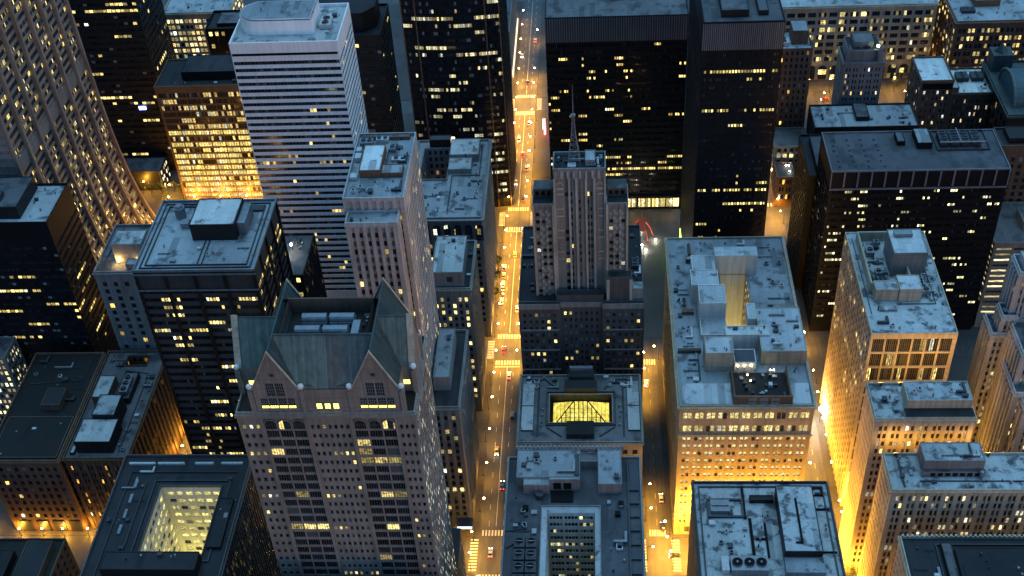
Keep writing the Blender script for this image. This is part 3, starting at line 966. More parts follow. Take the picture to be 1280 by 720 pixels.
# copper-toned glass building full of light
WCO = win_mat('bright open office glass', .35, .75, .97, 12, (1, .70, .14), (1, .84, .32), 1.9, (.03, .02, .012), .1, seed=15, even=True)
WCO2 = win_mat('dim copper office glass', .10, .22, .8, 6, (1, .62, .14), (1, .78, .34), 1.3, (.035, .022, .014), .1, seed=115, even=True)
b = simple('glass_office', 'copper framed glass office glowing yellow on its lower floors below a dark flat roof', 'office block', -236, -165, 563, 592, 77,
           'coppertrim', WCO2, False, False, False, 'rd', .8)
kc = dict(panes=5, mull=.2, fh=3.9, wh=.72, base=0, d=.4)
b.box(-236, -165, 563, 592, 50, 77, S(n=9, ww=.93, top=3, **kc), S(n=4, ww=.9, top=3, **kc), None, solid=False)
lo_ = sub(b, 'coppertrim', WCO)
lo_.box(-236, -165, 563, 592, 0, 50, S(n=9, ww=.93, **kc), S(n=4, ww=.9, **kc), None, solid=False)
b.block('penthouse', -222, -180, 570, 588, 77, 82, 'blacksteel', 'rd')
vents(b, -234, -168, 565, 569, 77, 6, 5)
m = MB(); m.box(-236.2, -215, 560, 562.9, .15, 5.5); m.build('entrance_bay', 'coppertrim', b.e)

# dark bronze tower behind, with scattered light
WDK = win_mat('bronze tower glass', .01, .14, .8, 5, (1, .78, .25), PALE, 2.0, seed=16, floorp=.12)
b = simple('office_tower', 'dark bronze tower with scattered lit rooms behind the granite tower', 'skyscraper', -312, -247, 597, 634, 150,
           'darksteel', WDK, S(panes=26, cellper=1, n=1, ww=1, m=.3, fh=3.9, wh=.45, mull=.35, base=10, top=4, d=.4), S(n=12, ww=.75, fh=3.9, wh=.6, base=10, top=4), None, 'rd', 1.0, frame='frameblk')
b.winname = 'window_band'
m = MB(); m.box(-262, -258, 596.5, 596.9, 43, 45); m.build('logo_light', glow_mat('blue sign', (.15, .25, 1), 6), b.e)
WPV = win_mat('lobby glass', .9, .5, .9, 4, (1, .85, .4), (1, .95, .7), 2.2, seed=17)
b = simple('pavilion', 'low dark pavilion with one brightly lit glass end in the plaza', 'pavilion', -279, -252, 577, 592, 13,
           'darksteel', WPV, S(n=3, cols=[(0.5, 4), (4.2, 8), (26, 26.6)], panes=3, fh=4.3, wh=.8), S(n=5, ww=.8, fh=4.3), None, 'rm', .6)
b = simple('stone_building', 'golden lit loft building under a grey roof behind the copper framed glass office', 'office block', -264, -222, 672, 705, 63.5,
           'palestone', win_mat('gold loft glass', .7, .7, .9, 4, (1, .68, .22), (1, .85, .45), 2.3, seed=18), S(n=7, per=2, ww=.8, fh=4.1, wh=.62, base=4, top=3), S(n=5, ww=.7, fh=4.1), None, 'rb', 1.0, cor=.6)
vents(b, -262, -224, 675, 704, 63.5, 9, 7)
b = simple('office_block', 'dark plain block with a sunken roof in front of the golden loft building', 'office block', -230, -198, 645, 668, 66,
           'blacksteel', WDK, S(n=8, ww=.5, fh=4.2, base=5, tiny=True), S(n=6, ww=.5, fh=4.2, tiny=True), None, 'rd', 1.5)
b.block('penthouse', -224, -206, 650, 664, 66, 68, 'darksteel', 'rm')

b = simple('office_tower', 'dark tower with a faceted crown tucked behind the white banded tower', 'office tower', -150, -109, 556, 590, 108,
           'darksteel', win_mat('dim glass', .015, .06, .6, 4, (1, .72, .25), PALE, 1.6, seed=19), S(panes=18, n=1, ww=1, m=.4, fh=4, wh=.5, mull=.3, base=6, top=3), S(panes=12, n=1, ww=1, m=.4, fh=4, wh=.5, mull=.3, base=6, top=3), None, 'rd', 1.2, frame='frameblk')
b.winname = 'window_band'
m = MB()
oc = [(-146, 561), (-118, 561), (-112, 568), (-112, 580), (-118, 587), (-146, 587)]
for i in range(6):
    a, c = oc[i], oc[(i + 1) % 6]
    m.quad((a[0], a[1], 108), (c[0], c[1], 108), (c[0], c[1], 119), (a[0], a[1], 119))
k = len(m.v); m.v += [(a, c, 119) for a, c in oc]; m.f.append((k, k+1, k+2, k+3, k+4, k+5)); m.m.append(1); m.uv.append(None)
m.build('penthouse', ['darksteel', 'rd'], b.e)

# dark glass tower with gently bowed front
WCI = win_mat('bowed tower glass', .02, .20, .8, 6, (1, .74, .25), (.9, .95, .7), 1.2, (.010, .014, .022), .1, seed=20, floorp=.04)
b = Building('glass_tower', 'dark glass tower with a gently bowed front and whole floors lit', 'skyscraper', (-72, 578, 0), 'blacksteel', WCI, 'frameblk')
b.winname = 'window_band'
def bow(u, v, d):
    t = 2 * u / 50 - 1
    return (-97 + u, 556.5 - 2.0 * (1 - t * t) + d, v)
cols = [(.5 + i * 49 / 14, .5 + (i + .95) * 49 / 14) for i in range(14)]
b.facade(50, bow, (0, -1, 0), 176, S(cols=cols, panes=3, mull=.12, fh=4.1, wh=.5, base=5, top=3, d=.3))
for i in (0, 2, 12, 14):
    u = .25 + i * 49 / 14; p0 = bow(u, 0, -.35)
    m = MB(); m.box(p0[0] - .3, p0[0] + .3, p0[1], p0[1] + .5, 0, 176); m.build('rib', 'coppertrim', b.e)
Wd, P, nn = b.frames('south', -97, -47, 557.5, 600, 0)
b.facade(Wd, P, nn, 176, S(n=10, ww=.9, panes=2, fh=4.1, wh=.6, base=5, top=3))
Wd, P, nn = b.frames('north', -97, -47, 557.5, 600, 0)
b.facade(Wd, P, nn, 176, S(n=10, ww=.9, panes=2, fh=4.1, wh=.6, base=5, top=3, tiny=True))
b.roof(-97, -47, 557.5, 600, 176, 'rd', None, 0)
SOLIDS.append((-97, -47, 557.6, 600, 0, 176))
b.limit = 100

# tall limestone slab beside the avenue and its stepped front
WF = win_mat('limestone tower glass', .10, .04, .7, 3, (1, .8, .3), PALE, 1.9, (.02, .02, .022), .3, (.16, .15, .14), seed=21, spec=.08)
b = Building('limestone_tower', 'tall limestone slab with vertical window strips and a snowy cluttered roof', 'skyscraper', (-75, 350, 0), 'limestone', WF)
ks = S(n=26, ww=.46, fh=3.65, wh=.62, base=8, top=5, d=.06)
b.box(-86, -65, 334.2, 374, 0, 167.5, S(n=7, ww=.55, fh=3.65, wh=.6, base=8, top=6, ds=.5, d=.7), ks, S(n=26, ww=.42, fh=3.65, base=8, top=5, tiny=True))
b.box(-84.8, -67, 327, 334.1, 0, 162.5, S(n=6, ww=.5, fh=3.65, wh=.62, base=8, top=3, ds=.7, d=.9), S(n=3, ww=.45, fh=3.65, base=8, top=3, ds=.3, d=.5), None)
b.roof(-86, -65, 334.2, 374, 167.5, 'rb', None, 1.3, .0)
b.roof(-84.8, -67, 327, 334.1, 162.5, 'rb', None, 1.2, .25)
b.block('penthouse', -82, -74.5, 347.5, 363.5, 167.5, 170.5, 'redbrick', 'rw')
b.block('penthouse', -74.4, -67, 347.5, 353, 167.5, 169.3, 'redbrick', 'rb')
b.block('penthouse', -84, -67, 371, 373.4, 167.5, 168.6, 'redbrick', 'rm')
for q in ((-84.3, 366, 4.5, 3.2, 2.2, 'galv', 2), (-85, 357, 2.2, 3.2, 2, 'whiteunit', 0), (-85, 361.5, 1.8, 2.5, 2, 'whiteunit', 0), (-79, 369, 4.5, 2.0, 1.6, 'whiteunit', 2), (-85.2, 346, 2.5, 2.5, 1.5, 'whiteunit', 0), (-73.5, 363, 2.2, 3, 1.4, 'galv', 1), (-72, 357, 3.2, 2, 1, 'whiteunit', 1)):
    air_unit(b, q[0], q[1], 167.5, *q[2:])
vents(b, -73, -66, 354, 372, 167.5, 7, 14); ducts(b, -85, -66, 335, 346, 167.5, 5, 21); ducts(b, -73.5, -66, 354, 371, 167.5, 4, 22); vents(b, -85, -67, 335, 346, 167.5, 8, 15); vents(b, -84, -68, 328, 333.5, 162.5, 3, 16)
pipe_run(b, [(-73.8, 365), (-73.8, 354), (-68, 354)], 167.5, .2)

# lower neighbours along the avenue
WA = win_mat('avenue lower glass', .16, .14, .7, 3, (1, .8, .3), PALE, 2.2, (.02, .02, .02), .2, seed=22, spec=.1)
b = simple('stone_building', 'slim stone building with a dark setback roof standing between the gabled tower and the avenue', 'office block', -64.8, -53.6, 328, 372, 73,
           'umber', WA, S(n=3, ww=.5, fh=3.9, wh=.62, base=8, top=4, ds=.7, d=.9), S(n=18, ww=.4, fh=3.9, base=8, top=3), None, 'rd', 1.2, cor=.5)
b.block('penthouse', -64, -57.5, 338, 366, 73, 80, 'greystone', 'rb'); vents(b, -63.5, -58, 340, 364, 80, 4, 2)
m = MB(); m.box(-59.5, -53, 323.6, 327.9, 6.2, 8.0, 0); o = m.build('entrance_canopy', 'darkmetal', b.e)
m = MB(); m.quad((-59.3, 323.55, 6.5), (-53.2, 323.55, 6.5), (-53.2, 323.55, 7.8), (-59.3, 323.55, 7.8)); m.build('canopy_light', glow_mat('cool sign light', (.75, .88, 1), .8), o)
b = simple('stone_building', 'grey stone building topped by a stepped penthouse with a pale roof beside the avenue', 'office block', -71.5, -54, 397, 430, 74,
           'umber', win_mat('lit stone glass', .42, .1, .7, 3, (1, .76, .28), PALE, 2.0, seed=23, spec=.1), S(n=6, ww=.5, fh=3.7, wh=.6, base=8, top=4, ds=.4, d=.6), S(n=15, ww=.42, fh=3.7, base=8, top=3), None, 'rd', 1.1, cor=.6)
b.block('penthouse', -70, -57, 399, 424, 74, 82, 'greystone', 'rb')
m = MB(); m.box(-64, -61.5, 398.8, 398.98, 77, 79.6); m.build('louvre_panel', 'darkmetal', b.e)
m = MB(); m.box(-70.5, -56.5, 398.7, 399, 74, 75.4); m.build('roof_curb', 'greystone', b.e)
vents(b, -69, -58, 400, 423, 82, 4, 3); vents(b, -56.5, -54.5, 399, 428, 74, 4, 5)

WE = win_mat('arched office glass', .12, .06, .6, 3, (1, .7, .22), PALE, 1.9, seed=24, spec=.1)
H = (-84.5, -71.5, 479, 505)
b = simple('stone_building', 'ornate grey building with arched top windows and a dark light court in its roof', 'office block', -88, -52.8, 448, 512, 73,
           'greystone', WE, S(n=6, per=2, ww=.66, gap=.1, fh=3.8, wh=.6, base=9, top=14, ds=.3, d=.5), S(n=17, per=2, gap=.1, ww=.62, fh=3.8, base=9, top=4), None, 'rb', 1.2, cor=1.3, hole=H)
b.court(*H, 22, 73, S(n=4, ww=.5, fh=4, d=.2), S(n=7, ww=.5, fh=4, d=.2), S(n=7, ww=.5, fh=4, d=.2))
def arch_window(b, xc, y, z0, w, h, name='arched_window', mull=3, win=None, dd=0.45):
    """tall round-headed opening: dark glass, frame bars and a stone archivolt, sunk into the wall"""
    m = MB(); r = w / 2
    pts = [(xc - r, z0)] + [(xc - r * math.cos(math.pi * i / 10), z0 + h - r + r * math.sin(math.pi * i / 10)) for i in range(11)] + [(xc + r, z0)]
    k = len(m.v); m.v += [(p[0], y - 0.02, p[1]) for p in pts]; m.f.append(tuple(range(k + len(pts) - 1, k - 1, -1))[::-1]); m.m.append(0)
    m.uv.append([(xc * .8 + (p[0] - xc) / w * 2, (p[1] - z0) / 3.5) for p in pts])
    for i in range(1, mull + 1):
        x = xc - r + w * i / (mull + 1); hh = math.sqrt(max(0, r * r - (x - xc) ** 2))
        m.box(x - .07, x + .07, y - .09, y - .03, z0, z0 + h - r + hh, 1)
    zz = z0 + 1.6
    while zz < z0 + h - r:
        m.box(xc - r, xc + r, y - .08, y - .03, zz, zz + .14, 1); zz += 1.8
    for (p, q) in zip(pts, pts[1:]):
        d = Vector((q[0] - p[0], 0, q[1] - p[1])); nn = Vector((-d.z, 0, d.x)).normalized() * .35
        m.quad((p[0], y - .3, p[1]), (q[0], y - .3, q[1]), (q[0] + nn.x, y - .3, q[1] + nn.z), (p[0] + nn.x, y - .3, p[1] + nn.z), 2)
        m.quad((p[0], y - .02, p[1]), (q[0], y - .02, q[1]), (q[0], y - .3, q[1]), (p[0], y - .3, p[1]), 2)
        m.quad((p[0] + nn.x, y - .3, p[1] + nn.z), (q[0] + nn.x, y - .3, q[1] + nn.z), (q[0] + nn.x, y - .0, q[1] + nn.z), (p[0] + nn.x, y - .0, p[1] + nn.z), 2)
    return m.build(name, [win or b.win, b.frame, b.wall], b.e)
for i in range(7):
    arch_window(b, -86 + 2.4 + i * 4.9, 448, 60.5, 3.3, 9.5)
b.block('penthouse', -71, -60, 484, 494, 73, 75.5, 'greystone', 'rb'); b.block('penthouse', -71, -57, 494.2, 508, 73, 77, 'greystone', 'rw')
b.block('penthouse', -82, -71.5, 506.5, 511, 73, 77.5, 'darksteel', 'rm')
m = MB(); m.box(-82, -70, 511.1, 511.5, 73, 76); m.build('lit_clerestory', glow_mat('clerestory light', (1, .85, .5), 1.6), b.e)
vents(b, -60, -54, 450, 510, 73, 9, 21); ducts(b, -70, -54, 450, 483, 73, 8, 19); ducts(b, -87, -72, 450, 477, 73, 6, 20); vents(b, -87, -72, 450, 477, 73, 8, 22); vents(b, -70, -58, 486, 507, 77, 5, 22)
pipe_run(b, [(-69, 452), (-69, 482), (-56, 482), (-56, 508)], 73, .25)

b = simple('brick_block', 'low narrow shop building with a blue-grey roof at the far end of the avenue', 'shop building', -74, -53.5, 688, 770, 36,
           'umber', WA, S(n=4, ww=.5, fh=4, base=6), S(n=18, ww=.5, fh=4, base=6), None, 'rm', 1.0)
m = MB(); m.box(-53.45, -52.6, 690, 765, 3.2, 5.4); m.build('shop_lights', glow_mat('shop light', (1, .93, .7), .2), b.e)
b = simple('brick_block', 'slim dark building behind the bowed glass tower beside the avenue', 'office block', -92, -54, 612, 652, 48,
           'umber', WA, S(n=7, ww=.5, fh=4, base=6), S(n=10, ww=.5, fh=4, base=6), None, 'rm', 1.0)
b.block('penthouse', -62, -57, 616, 645, 48, 51, 'darksteel', 'rb')

# ------------------------------------------------------------------ gabled granite tower, the largest thing in view
WGB = win_mat('gabled tower glass', .012, .03, .8, 3, (1, .80, .26), PALE, 1.5, (.012, .015, .02), .05, (.10, .12, .13), seed=31, floorp=.16)
WGS = win_mat('gabled tower side glass', .42, .1, .8, 3, (.95, .85, .5), (.9, .92, .8), 1.0, (.03, .03, .032), .3, (.2, .2, .2), seed=32, spec=.08)
b = Building('gabled_tower', 'rose granite tower with green copper gables, white ball finials and a sunken machinery deck', 'skyscraper', (-81, 266, 0), 'granite', WGB, 'frame')
X0, X1, Y0, Y1, ZB = -107.5, -54.0, 250.0, 283.0, 151.5
FH = 3.95
def sect(xa, xb, k):
    Wd, P, nn = b.frames('west', xa, xb, Y0, Y1, 0)
    b.facade(Wd, P, nn, ZB, k)
nar = dict(fh=FH, wh=.46, top=3.4, base=6, d=.35)
wide = dict(fh=FH, wh=.74, top=6.6, base=6, d=.5, ds=.18, panes=5, mull=.14, cellper=5)
sect(X0, -100.2, S(n=3, ww=.5, m=.5, **nar))
sect(-100.2, -86.8, S(n=3, ww=.9, m=.3, **wide))
sect(-86.8, -73.2, S(n=7, ww=.5, m=.6, **nar))
sect(-73.2, -59.8, S(n=3, ww=.9, m=.3, **wide))
sect(-59.8, X1, S(n=3, ww=.5, m=.4, **nar))
Wd, P, nn = b.frames('south', X0, X1, Y0, Y1, 0)
nw0 = len(b.wins)
b.facade(Wd, P, nn, ZB, S(n=15, ww=.5, fh=FH, wh=.6, top=4, base=6, d=.08))
swin = b.wins[nw0:]; b.wins = b.wins[:nw0]
Wd, P, nn = b.frames('north', X0, X1, Y0, Y1, 0)
b.facade(Wd, P, nn, ZB, S(n=15, ww=.45, fh=FH, wh=.55, top=4, base=6, tiny=True))
b.facade(*b.frames('east', X0, X1, Y0, Y1, 0), ZB, None)
SOLIDS.append((X0, X1, Y0, Y1, 0, ZB))
m = MB()
for x in (-100.2, -86.8, -73.2, -59.8):
    m.box(x - .45, x + .45, Y0 - .4, Y0 - .002, 0, ZB - 1); m.build('pier', 'granite', b.e); m = MB()
m.box(X0 - .5, X1 + .5, Y0 - .5, Y0 - .003, ZB - 1, ZB + .3); m.build('string_course', 'granite', b.e)
m = MB(); m.box(X1 + .003, X1 + .5, Y0, Y1, ZB - 1, ZB + .3); m.build('string_course', 'granite', b.e)
for x0 in (-100.2, -73.2):
    for i in range(3):
        arch_window(b, x0 + 2.43 + i * 4.27, Y0, 145.4, 3.5, 3.9, mull=4)
m = MB(); m.quad((X0, Y0, ZB), (X1, Y0, ZB), (X1, Y1, ZB), (X0, Y1, ZB)); m.build('roof', 'rx', b.e)
m = MB(); m.ring(X0 - .02, X1 + .02, Y0 - .02, Y1 + .02, ZB - .05, ZB + 1.1, .4); m.build('parapet', 'granite', b.e)
# upper storey: centre block plus arms
ZE, ZR = 161.5, 175.6
GL, GR, HW = -94.0, -64.6, 6.7
CX0, CX1 = GL - HW, GR + HW
AY0, AY1, AYC = 259.6, 273.0, 266.3
u = sub(b, 'granite', win_mat('attic glass', .55, .3, .8, 4, (1, .85, .15), (1, .9, .3), 2.0, seed=33))
um = b.wm
YF, YB = 250.5, 282.5
def wq(*q): um.quad(*q)
for (xa, xb) in ((GL + HW, GR - HW),):
    wq((xa, YF, ZB), (xb, YF, ZB), (xb, YF, ZE), (xa, YF, ZE)); wq((xb, YB, ZB), (xa, YB, ZB), (xa, YB, ZE), (xb, YB, ZE))
wq((CX1, YF, ZB), (CX1, AY0, ZB), (CX1, AY0, ZE), (CX1, YF, ZE)); wq((CX1, AY1, ZB), (CX1, YB, ZB), (CX1, YB, ZE), (CX1, AY1, ZE))
wq((CX0, AY0, ZB), (CX0, YF, ZB), (CX0, YF, ZE), (CX0, AY0, ZE)); wq((CX0, YB, ZB), (CX0, AY1, ZB), (CX0, AY1, ZE), (CX0, YB, ZE))
for (xa, xb) in ((X0 + .3, CX0), (CX1, X1 - .3)):
    wq((xa, AY0, ZB), (xb, AY0, ZB), (xb, AY0, ZE), (xa, AY0, ZE)); wq((xb, AY1, ZB), (xa, AY1, ZB), (xa, AY1, ZE), (xb, AY1, ZE))
# gable end walls and copings
def gable_wall(p0, p1, apex, out):
    um.tri(p0, p1, apex)
def coping(a, c, nx, ny, w=.7):
    m = MB()
    A, C = Vector(a), Vector(c); t = Vector((nx, ny, 0)) * w; up = Vector((0, 0, .45))
    for s0, s1 in (((A - t * .5, C - t * .5), (A + t * .5, C + t * .5)),):
        q = [s0[0], s0[1], s1[1], s1[0]]
        qa = [tuple(v + up) for v in q]; qb = [tuple(v - up * .6) for v in q]
        m.quad(qa[0], qa[1], qa[2], qa[3])
        for i in range(4):
            j = (i + 1) % 4
            m.quad(qb[i], qb[j], qa[j], qa[i])
    m.build('coping', 'palestone', b.e)
for gx in (GL, GR):
    wq((gx - HW, YF, ZB), (gx + HW, YF, ZB), (gx + HW, YF, ZE), (gx - HW, YF, ZE))
    um.tri((gx - HW, YF, ZE), (gx + HW, YF, ZE), (gx, YF, ZR + .6)); um.tri((gx + HW, YB, ZE), (gx - HW, YB, ZE), (gx, YB, ZR + .6))
    for yy in (YF, YB):
        coping((gx - HW - .3, yy, ZE), (gx, yy, ZR + .7), 0, 1); coping((gx, yy, ZR + .7), (gx + HW + .3, yy, ZE), 0, 1)
    # gable windows
    for i, (dx, z0, w, h) in enumerate(((-4.0, 154.0, 2.0, 3.8), (-1.4, 154.0, 2.3, 3.8), (1.4, 154.0, 2.3, 3.8), (4.0, 154.0, 2.0, 3.8), (-1.4, 159.0, 2.3, 5.0), (1.4, 159.0, 2.3, 5.0))):
        x = gx + dx; y = YF
        m = MB()
        m.quad((x - w / 2, y - .03, z0), (x + w / 2, y - .03, z0), (x + w / 2, y - .03, z0 + h), (x - w / 2, y - .03, z0 + h), 0)
        m.box(x - w / 2 - .15, x + w / 2 + .15, y - .3, y - .002, z0 - .35, z0 - .03, 1)
        for k in range(1, 4):
            xx = x - w / 2 + w * k / 4; m.box(xx - .05, xx + .05, y - .12, y - .04, z0, z0 + h, 2)
        for k in range(1, 4):
            zz = z0 + h * k / 4; m.box(x - w / 2, x + w / 2, y - .11, y - .04, zz - .05, zz + .05, 2)
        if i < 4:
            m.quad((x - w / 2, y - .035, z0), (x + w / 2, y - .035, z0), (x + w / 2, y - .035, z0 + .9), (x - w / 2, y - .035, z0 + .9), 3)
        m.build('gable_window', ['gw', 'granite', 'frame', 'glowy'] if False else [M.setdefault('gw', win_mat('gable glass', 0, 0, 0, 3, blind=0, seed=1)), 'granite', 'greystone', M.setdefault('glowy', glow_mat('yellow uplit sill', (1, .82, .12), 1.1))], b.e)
    m = MB(); xc, zc = gx, 167.4
    for i in range(12):
        a0, a1 = 2 * math.pi * i / 12, 2 * math.pi * (i + 1) / 12
        for r0, r1, y_, mm in ((0, .75, YF - .05, 0), (.75, 1.25, YF - .2, 1)):
            m.quad((xc + r0 * math.cos(a0), y_, zc + r0 * math.sin(a0)), (xc + r1 * math.cos(a0), y_, zc + r1 * math.sin(a0)),
                   (xc + r1 * math.cos(a1), y_, zc + r1 * math.sin(a1)), (xc + r0 * math.cos(a1), y_, zc + r0 * math.sin(a1)), mm)
    for i in range(6):
        a0 = math.pi * i / 3
        m.box(xc + .4 * math.cos(a0) - .1, xc + .4 * math.cos(a0) + .1, YF - .15, YF - .06, zc + .4 * math.sin(a0) - .1, zc + .4 * math.sin(a0) + .1, 1)
    m.build('round_window', ['frameblk', 'granite'], b.e)
for xx, sx in ((X0 + .3, -1), (X1 - .3, 1)):
    um.quad((xx, AY0, ZB), (xx, AY1, ZB), (xx, AY1, ZE), (xx, AY0, ZE)); um.tri((xx, AY0, ZE), (xx, AY1, ZE), (xx, AYC, ZR + .6))
    coping((xx - sx * .5, AY0 - .3, ZE), (xx - sx * .5, AYC, ZR + .7), 1, 0, 1.9); coping((xx - sx * .5, AYC, ZR + .7), (xx - sx * .5, AY1 + .3, ZE), 1, 0, 1.9)
# small lit windows of the arms and the centre bay
for (x, y, z0, w, h, mt) in ((-103.8, AY0, 154.6, 1.8, 2.0, 'glowy'), (-57.0, AY0, 154.6, 1.8, 2.0, 'glowy'), (-82.0, YF, 153.6, 1.5, 2.3, 'glowy'), (-79.5, YF, 153.6, 1.5, 2.3, 'glowy'), (-77.0, YF, 153.6, 1.5, 2.3, 'glowy')):
    m = MB(); m.quad((x - w / 2, y - .03, z0), (x + w / 2, y - .03, z0), (x + w / 2, y - .03, z0 + h), (x - w / 2, y - .03, z0 + h), 0)
    m.box(x - w / 2 - .2, x + w / 2 + .2, y - .35, y - .002, z0 + h + .02, z0 + h + .4, 1); m.box(x - .06, x + .06, y - .1, y - .04, z0, z0 + h, 1)
    m.build('attic_window', [M['glowy'], 'granite'], b.e)
# copper roofs
for gx in (GL, GR):
    m = MB(); m.quad((gx, YF + .4, ZR), (gx, YB - .4, ZR), (gx - HW, YB - .4, ZE), (gx - HW, YF + .4, ZE)); m.quad((gx, YB - .4, ZR), (gx, YF + .4, ZR), (gx + HW, YF + .4, ZE), (gx + HW, YB - .4, ZE))
    m.build('gable_roof', 'patinadark', b.e)
for xa, xb in ((X0 + .7, GL), (GR, X1 - .7)):
    m = MB(); m.quad((xa, AY0, ZE), (xb, AY0, ZE), (xb, AYC, ZR - .03), (xa, AYC, ZR - .03)); m.quad((xb, AY1, ZE), (xa, AY1, ZE), (xa, AYC, ZR - .03), (xb, AYC, ZR - .03))
    m.build('gable_roof', 'patina', b.e)
m = MB(); q = [(GL, 258.6, ZR - .05), (GR, 258.6, ZR - .05)]
xm = (GL + GR) / 2 + 1.0; ym = 258.6
m.quad((GL + HW - .0, YF + .3, ZE), (xm, YF + .3, ZE), (xm, ym, ZR - .05), (GL, ym, ZR - .05)); m.build('front_roof', 'patina', b.e)
m = MB(); m.quad((xm, YF + .3, ZE), (GR - HW, YF + .3, ZE), (GR, ym, ZR - .05), (xm, ym, ZR - .05))
m.build('front_roof', M.setdefault('patinabrown', copper('brown copper roof', (.125, .13, .118))), b.e)
m = MB(); m.quad((GR - HW, YB - .3, ZE), (GL + HW, YB - .3, ZE), (GL, 274.4, ZR - .05), (GR, 274.4, ZR - .05)); m.build('rear_roof', 'patinadark', b.e)
m = MB()
for gx in (GL, GR):
    m.tube([(gx, YF + .5, ZR + .1), (gx, YB - .5, ZR + .1)], .28, 6)
m.tube([(X0 + 1, AYC, ZR + .08), (GL, AYC, ZR + .08)], .25, 6); m.tube([(GR, AYC, ZR + .08), (X1 - 1, AYC, ZR + .08)], .25, 6)
m.tube([(GL, 258.6, ZR + .1), (GR, 258.6, ZR + .1)], .3, 6)
m.build('ridge', 'patinadark', b.e)
# sunken machinery deck
wx0, wx1, wy0, wy1, wz = GL + 1.9, GR - 1.9, 259.2, 274.0, 170.7
m = MB(); m.quad((wx0, wy0, wz), (wx1, wy0, wz), (wx1, wy1, wz), (wx0, wy1, wz)); m.build('machine_deck', 'rx', b.e)
m = MB()
m.quad((wx0, wy1, wz), (wx1, wy1, wz), (wx1, wy1, ZR + .4), (wx0, wy1, ZR + .4)); m.quad((wx0, wy0, wz), (wx0, wy1, wz), (wx0, wy1, ZR), (wx0, wy0, ZR)); m.quad((wx1, wy1, wz), (wx1, wy0, wz), (wx1, wy0, ZR), (wx1, wy1, ZR))
m.box(wx0, wx1, wy1 + .003, wy1 + .5, ZR - 2, ZR + .4)
m.build('deck_wall', 'brownbrick', b.e)
for (x, y) in ((-88.5, 261.8), (-80.2, 261.8), (-87.3, 267.2), (-79.0, 267.2)):
    m = MB(); m.box(x, x + 7.4, y, y + 3.6, wz + .5, wz + 1.6)
    m.tube([(x + .05, y + 1.8, wz + 2.1), (x + 7.35, y + 1.8, wz + 2.1)], 1.5, 14)
    for k in range(6):
        m.box(x + .4 + k * 1.2, x + 1.1 + k * 1.2, y - .25, y - .01, wz + .1, wz + 1.2)
    m.build('chiller', 'galv', b.e)
m = MB(); m.box(-71.8, -69.6, 261.5, 267.5, wz, wz + 2.6); m.build('air_handler', 'galv', b.e)
vents(b, -70, -67, 260, 273, wz, 5, 3)
m = MB(); m.cyl(-71, 260.5, wz, wz + 1.6, .1, None, 6); o = m.build('deck_light', 'darkmetal', b.e)
m = MB(); m.ball(-71, 260.5, wz + 1.8, .28, 8); m.build('lamp_globe', M.setdefault('bulbs', glow_mat('small lamp', (1, .8, .4), 8)), o)
# finials
for (x, y) in ((GL - HW - .9, YF + .3), (GL + HW + .9, YF + .3), (GR - HW - .9, YF + .3), (GR + HW + .9, YF + .3), (X0 + .4, AY0 - .6), (X1 - .4, AY0 - .6), (X1 - .4, AY1 + .6), (X0 + .4, AY1 + .6)):
    m = MB(); zb = ZE - .6
    m.box(x - .7, x + .7, y - .7, y + .7, ZB, zb, 0); m.cyl(x, y, zb, zb + .7, .45, .35, 10, 0); m.ball(x, y, zb + 1.55, .95, 12, 1)
    m.build('finial', ['granite', M.setdefault('finialwhite', wall_mat('white finial', (.62, .62, .61), .4, .03, .05))], b.e)
# dormer curls over the eaves
for x in (-84.6, -74.0):
    m = MB(); m.tube([(x - 2.2 + 4.4 * i / 10, YF + .7, ZE + .2 + .9 * math.sin(math.pi * i / 10)) for i in range(11)], .16, 6); m.build('eave_arch', 'patinadark', b.e)
ub = sub(b, 'granite', WGS)
ub.wins = swin; ub.limit = 40; b.limit = 60
SOLIDS.extend([(CX0, CX1, YF, 258, ZB, ZR - 7), (X0 + 1, X1 - 1, AY0 + 3, AY1 - 3, ZB, ZR - 5)])
b.box(X0, X1, 283.003, 302, 0, 34, None, S(n=8, ww=.5, fh=4.2, base=6), None, None, True)
m = MB(); m.quad((X0, 283, 34), (X1, 283, 34), (X1, 302, 34), (X0, 302, 34)); m.build('podium_roof', 'rd', b.e)
# block at the foot of the gabled tower (bottom edge of the picture)
b = simple('office_block', 'dark roofed block with two square penthouses just in front of the gabled tower', 'office block', -124, -48, 205, 243, 76,
           'taupe', WLO, None, S(n=10, ww=.5, fh=4), None, 'rd', 0.8)
b.block('penthouse', -104, -90.5, 228, 241.5, 76, 83, 'taupe', 'rm'); b.block('penthouse', -69, -54.5, 228, 241.5, 76, 83, 'taupe', 'rm')
b.block('penthouse', -88, -72, 215, 224, 76, 80, 'taupe', 'rd')

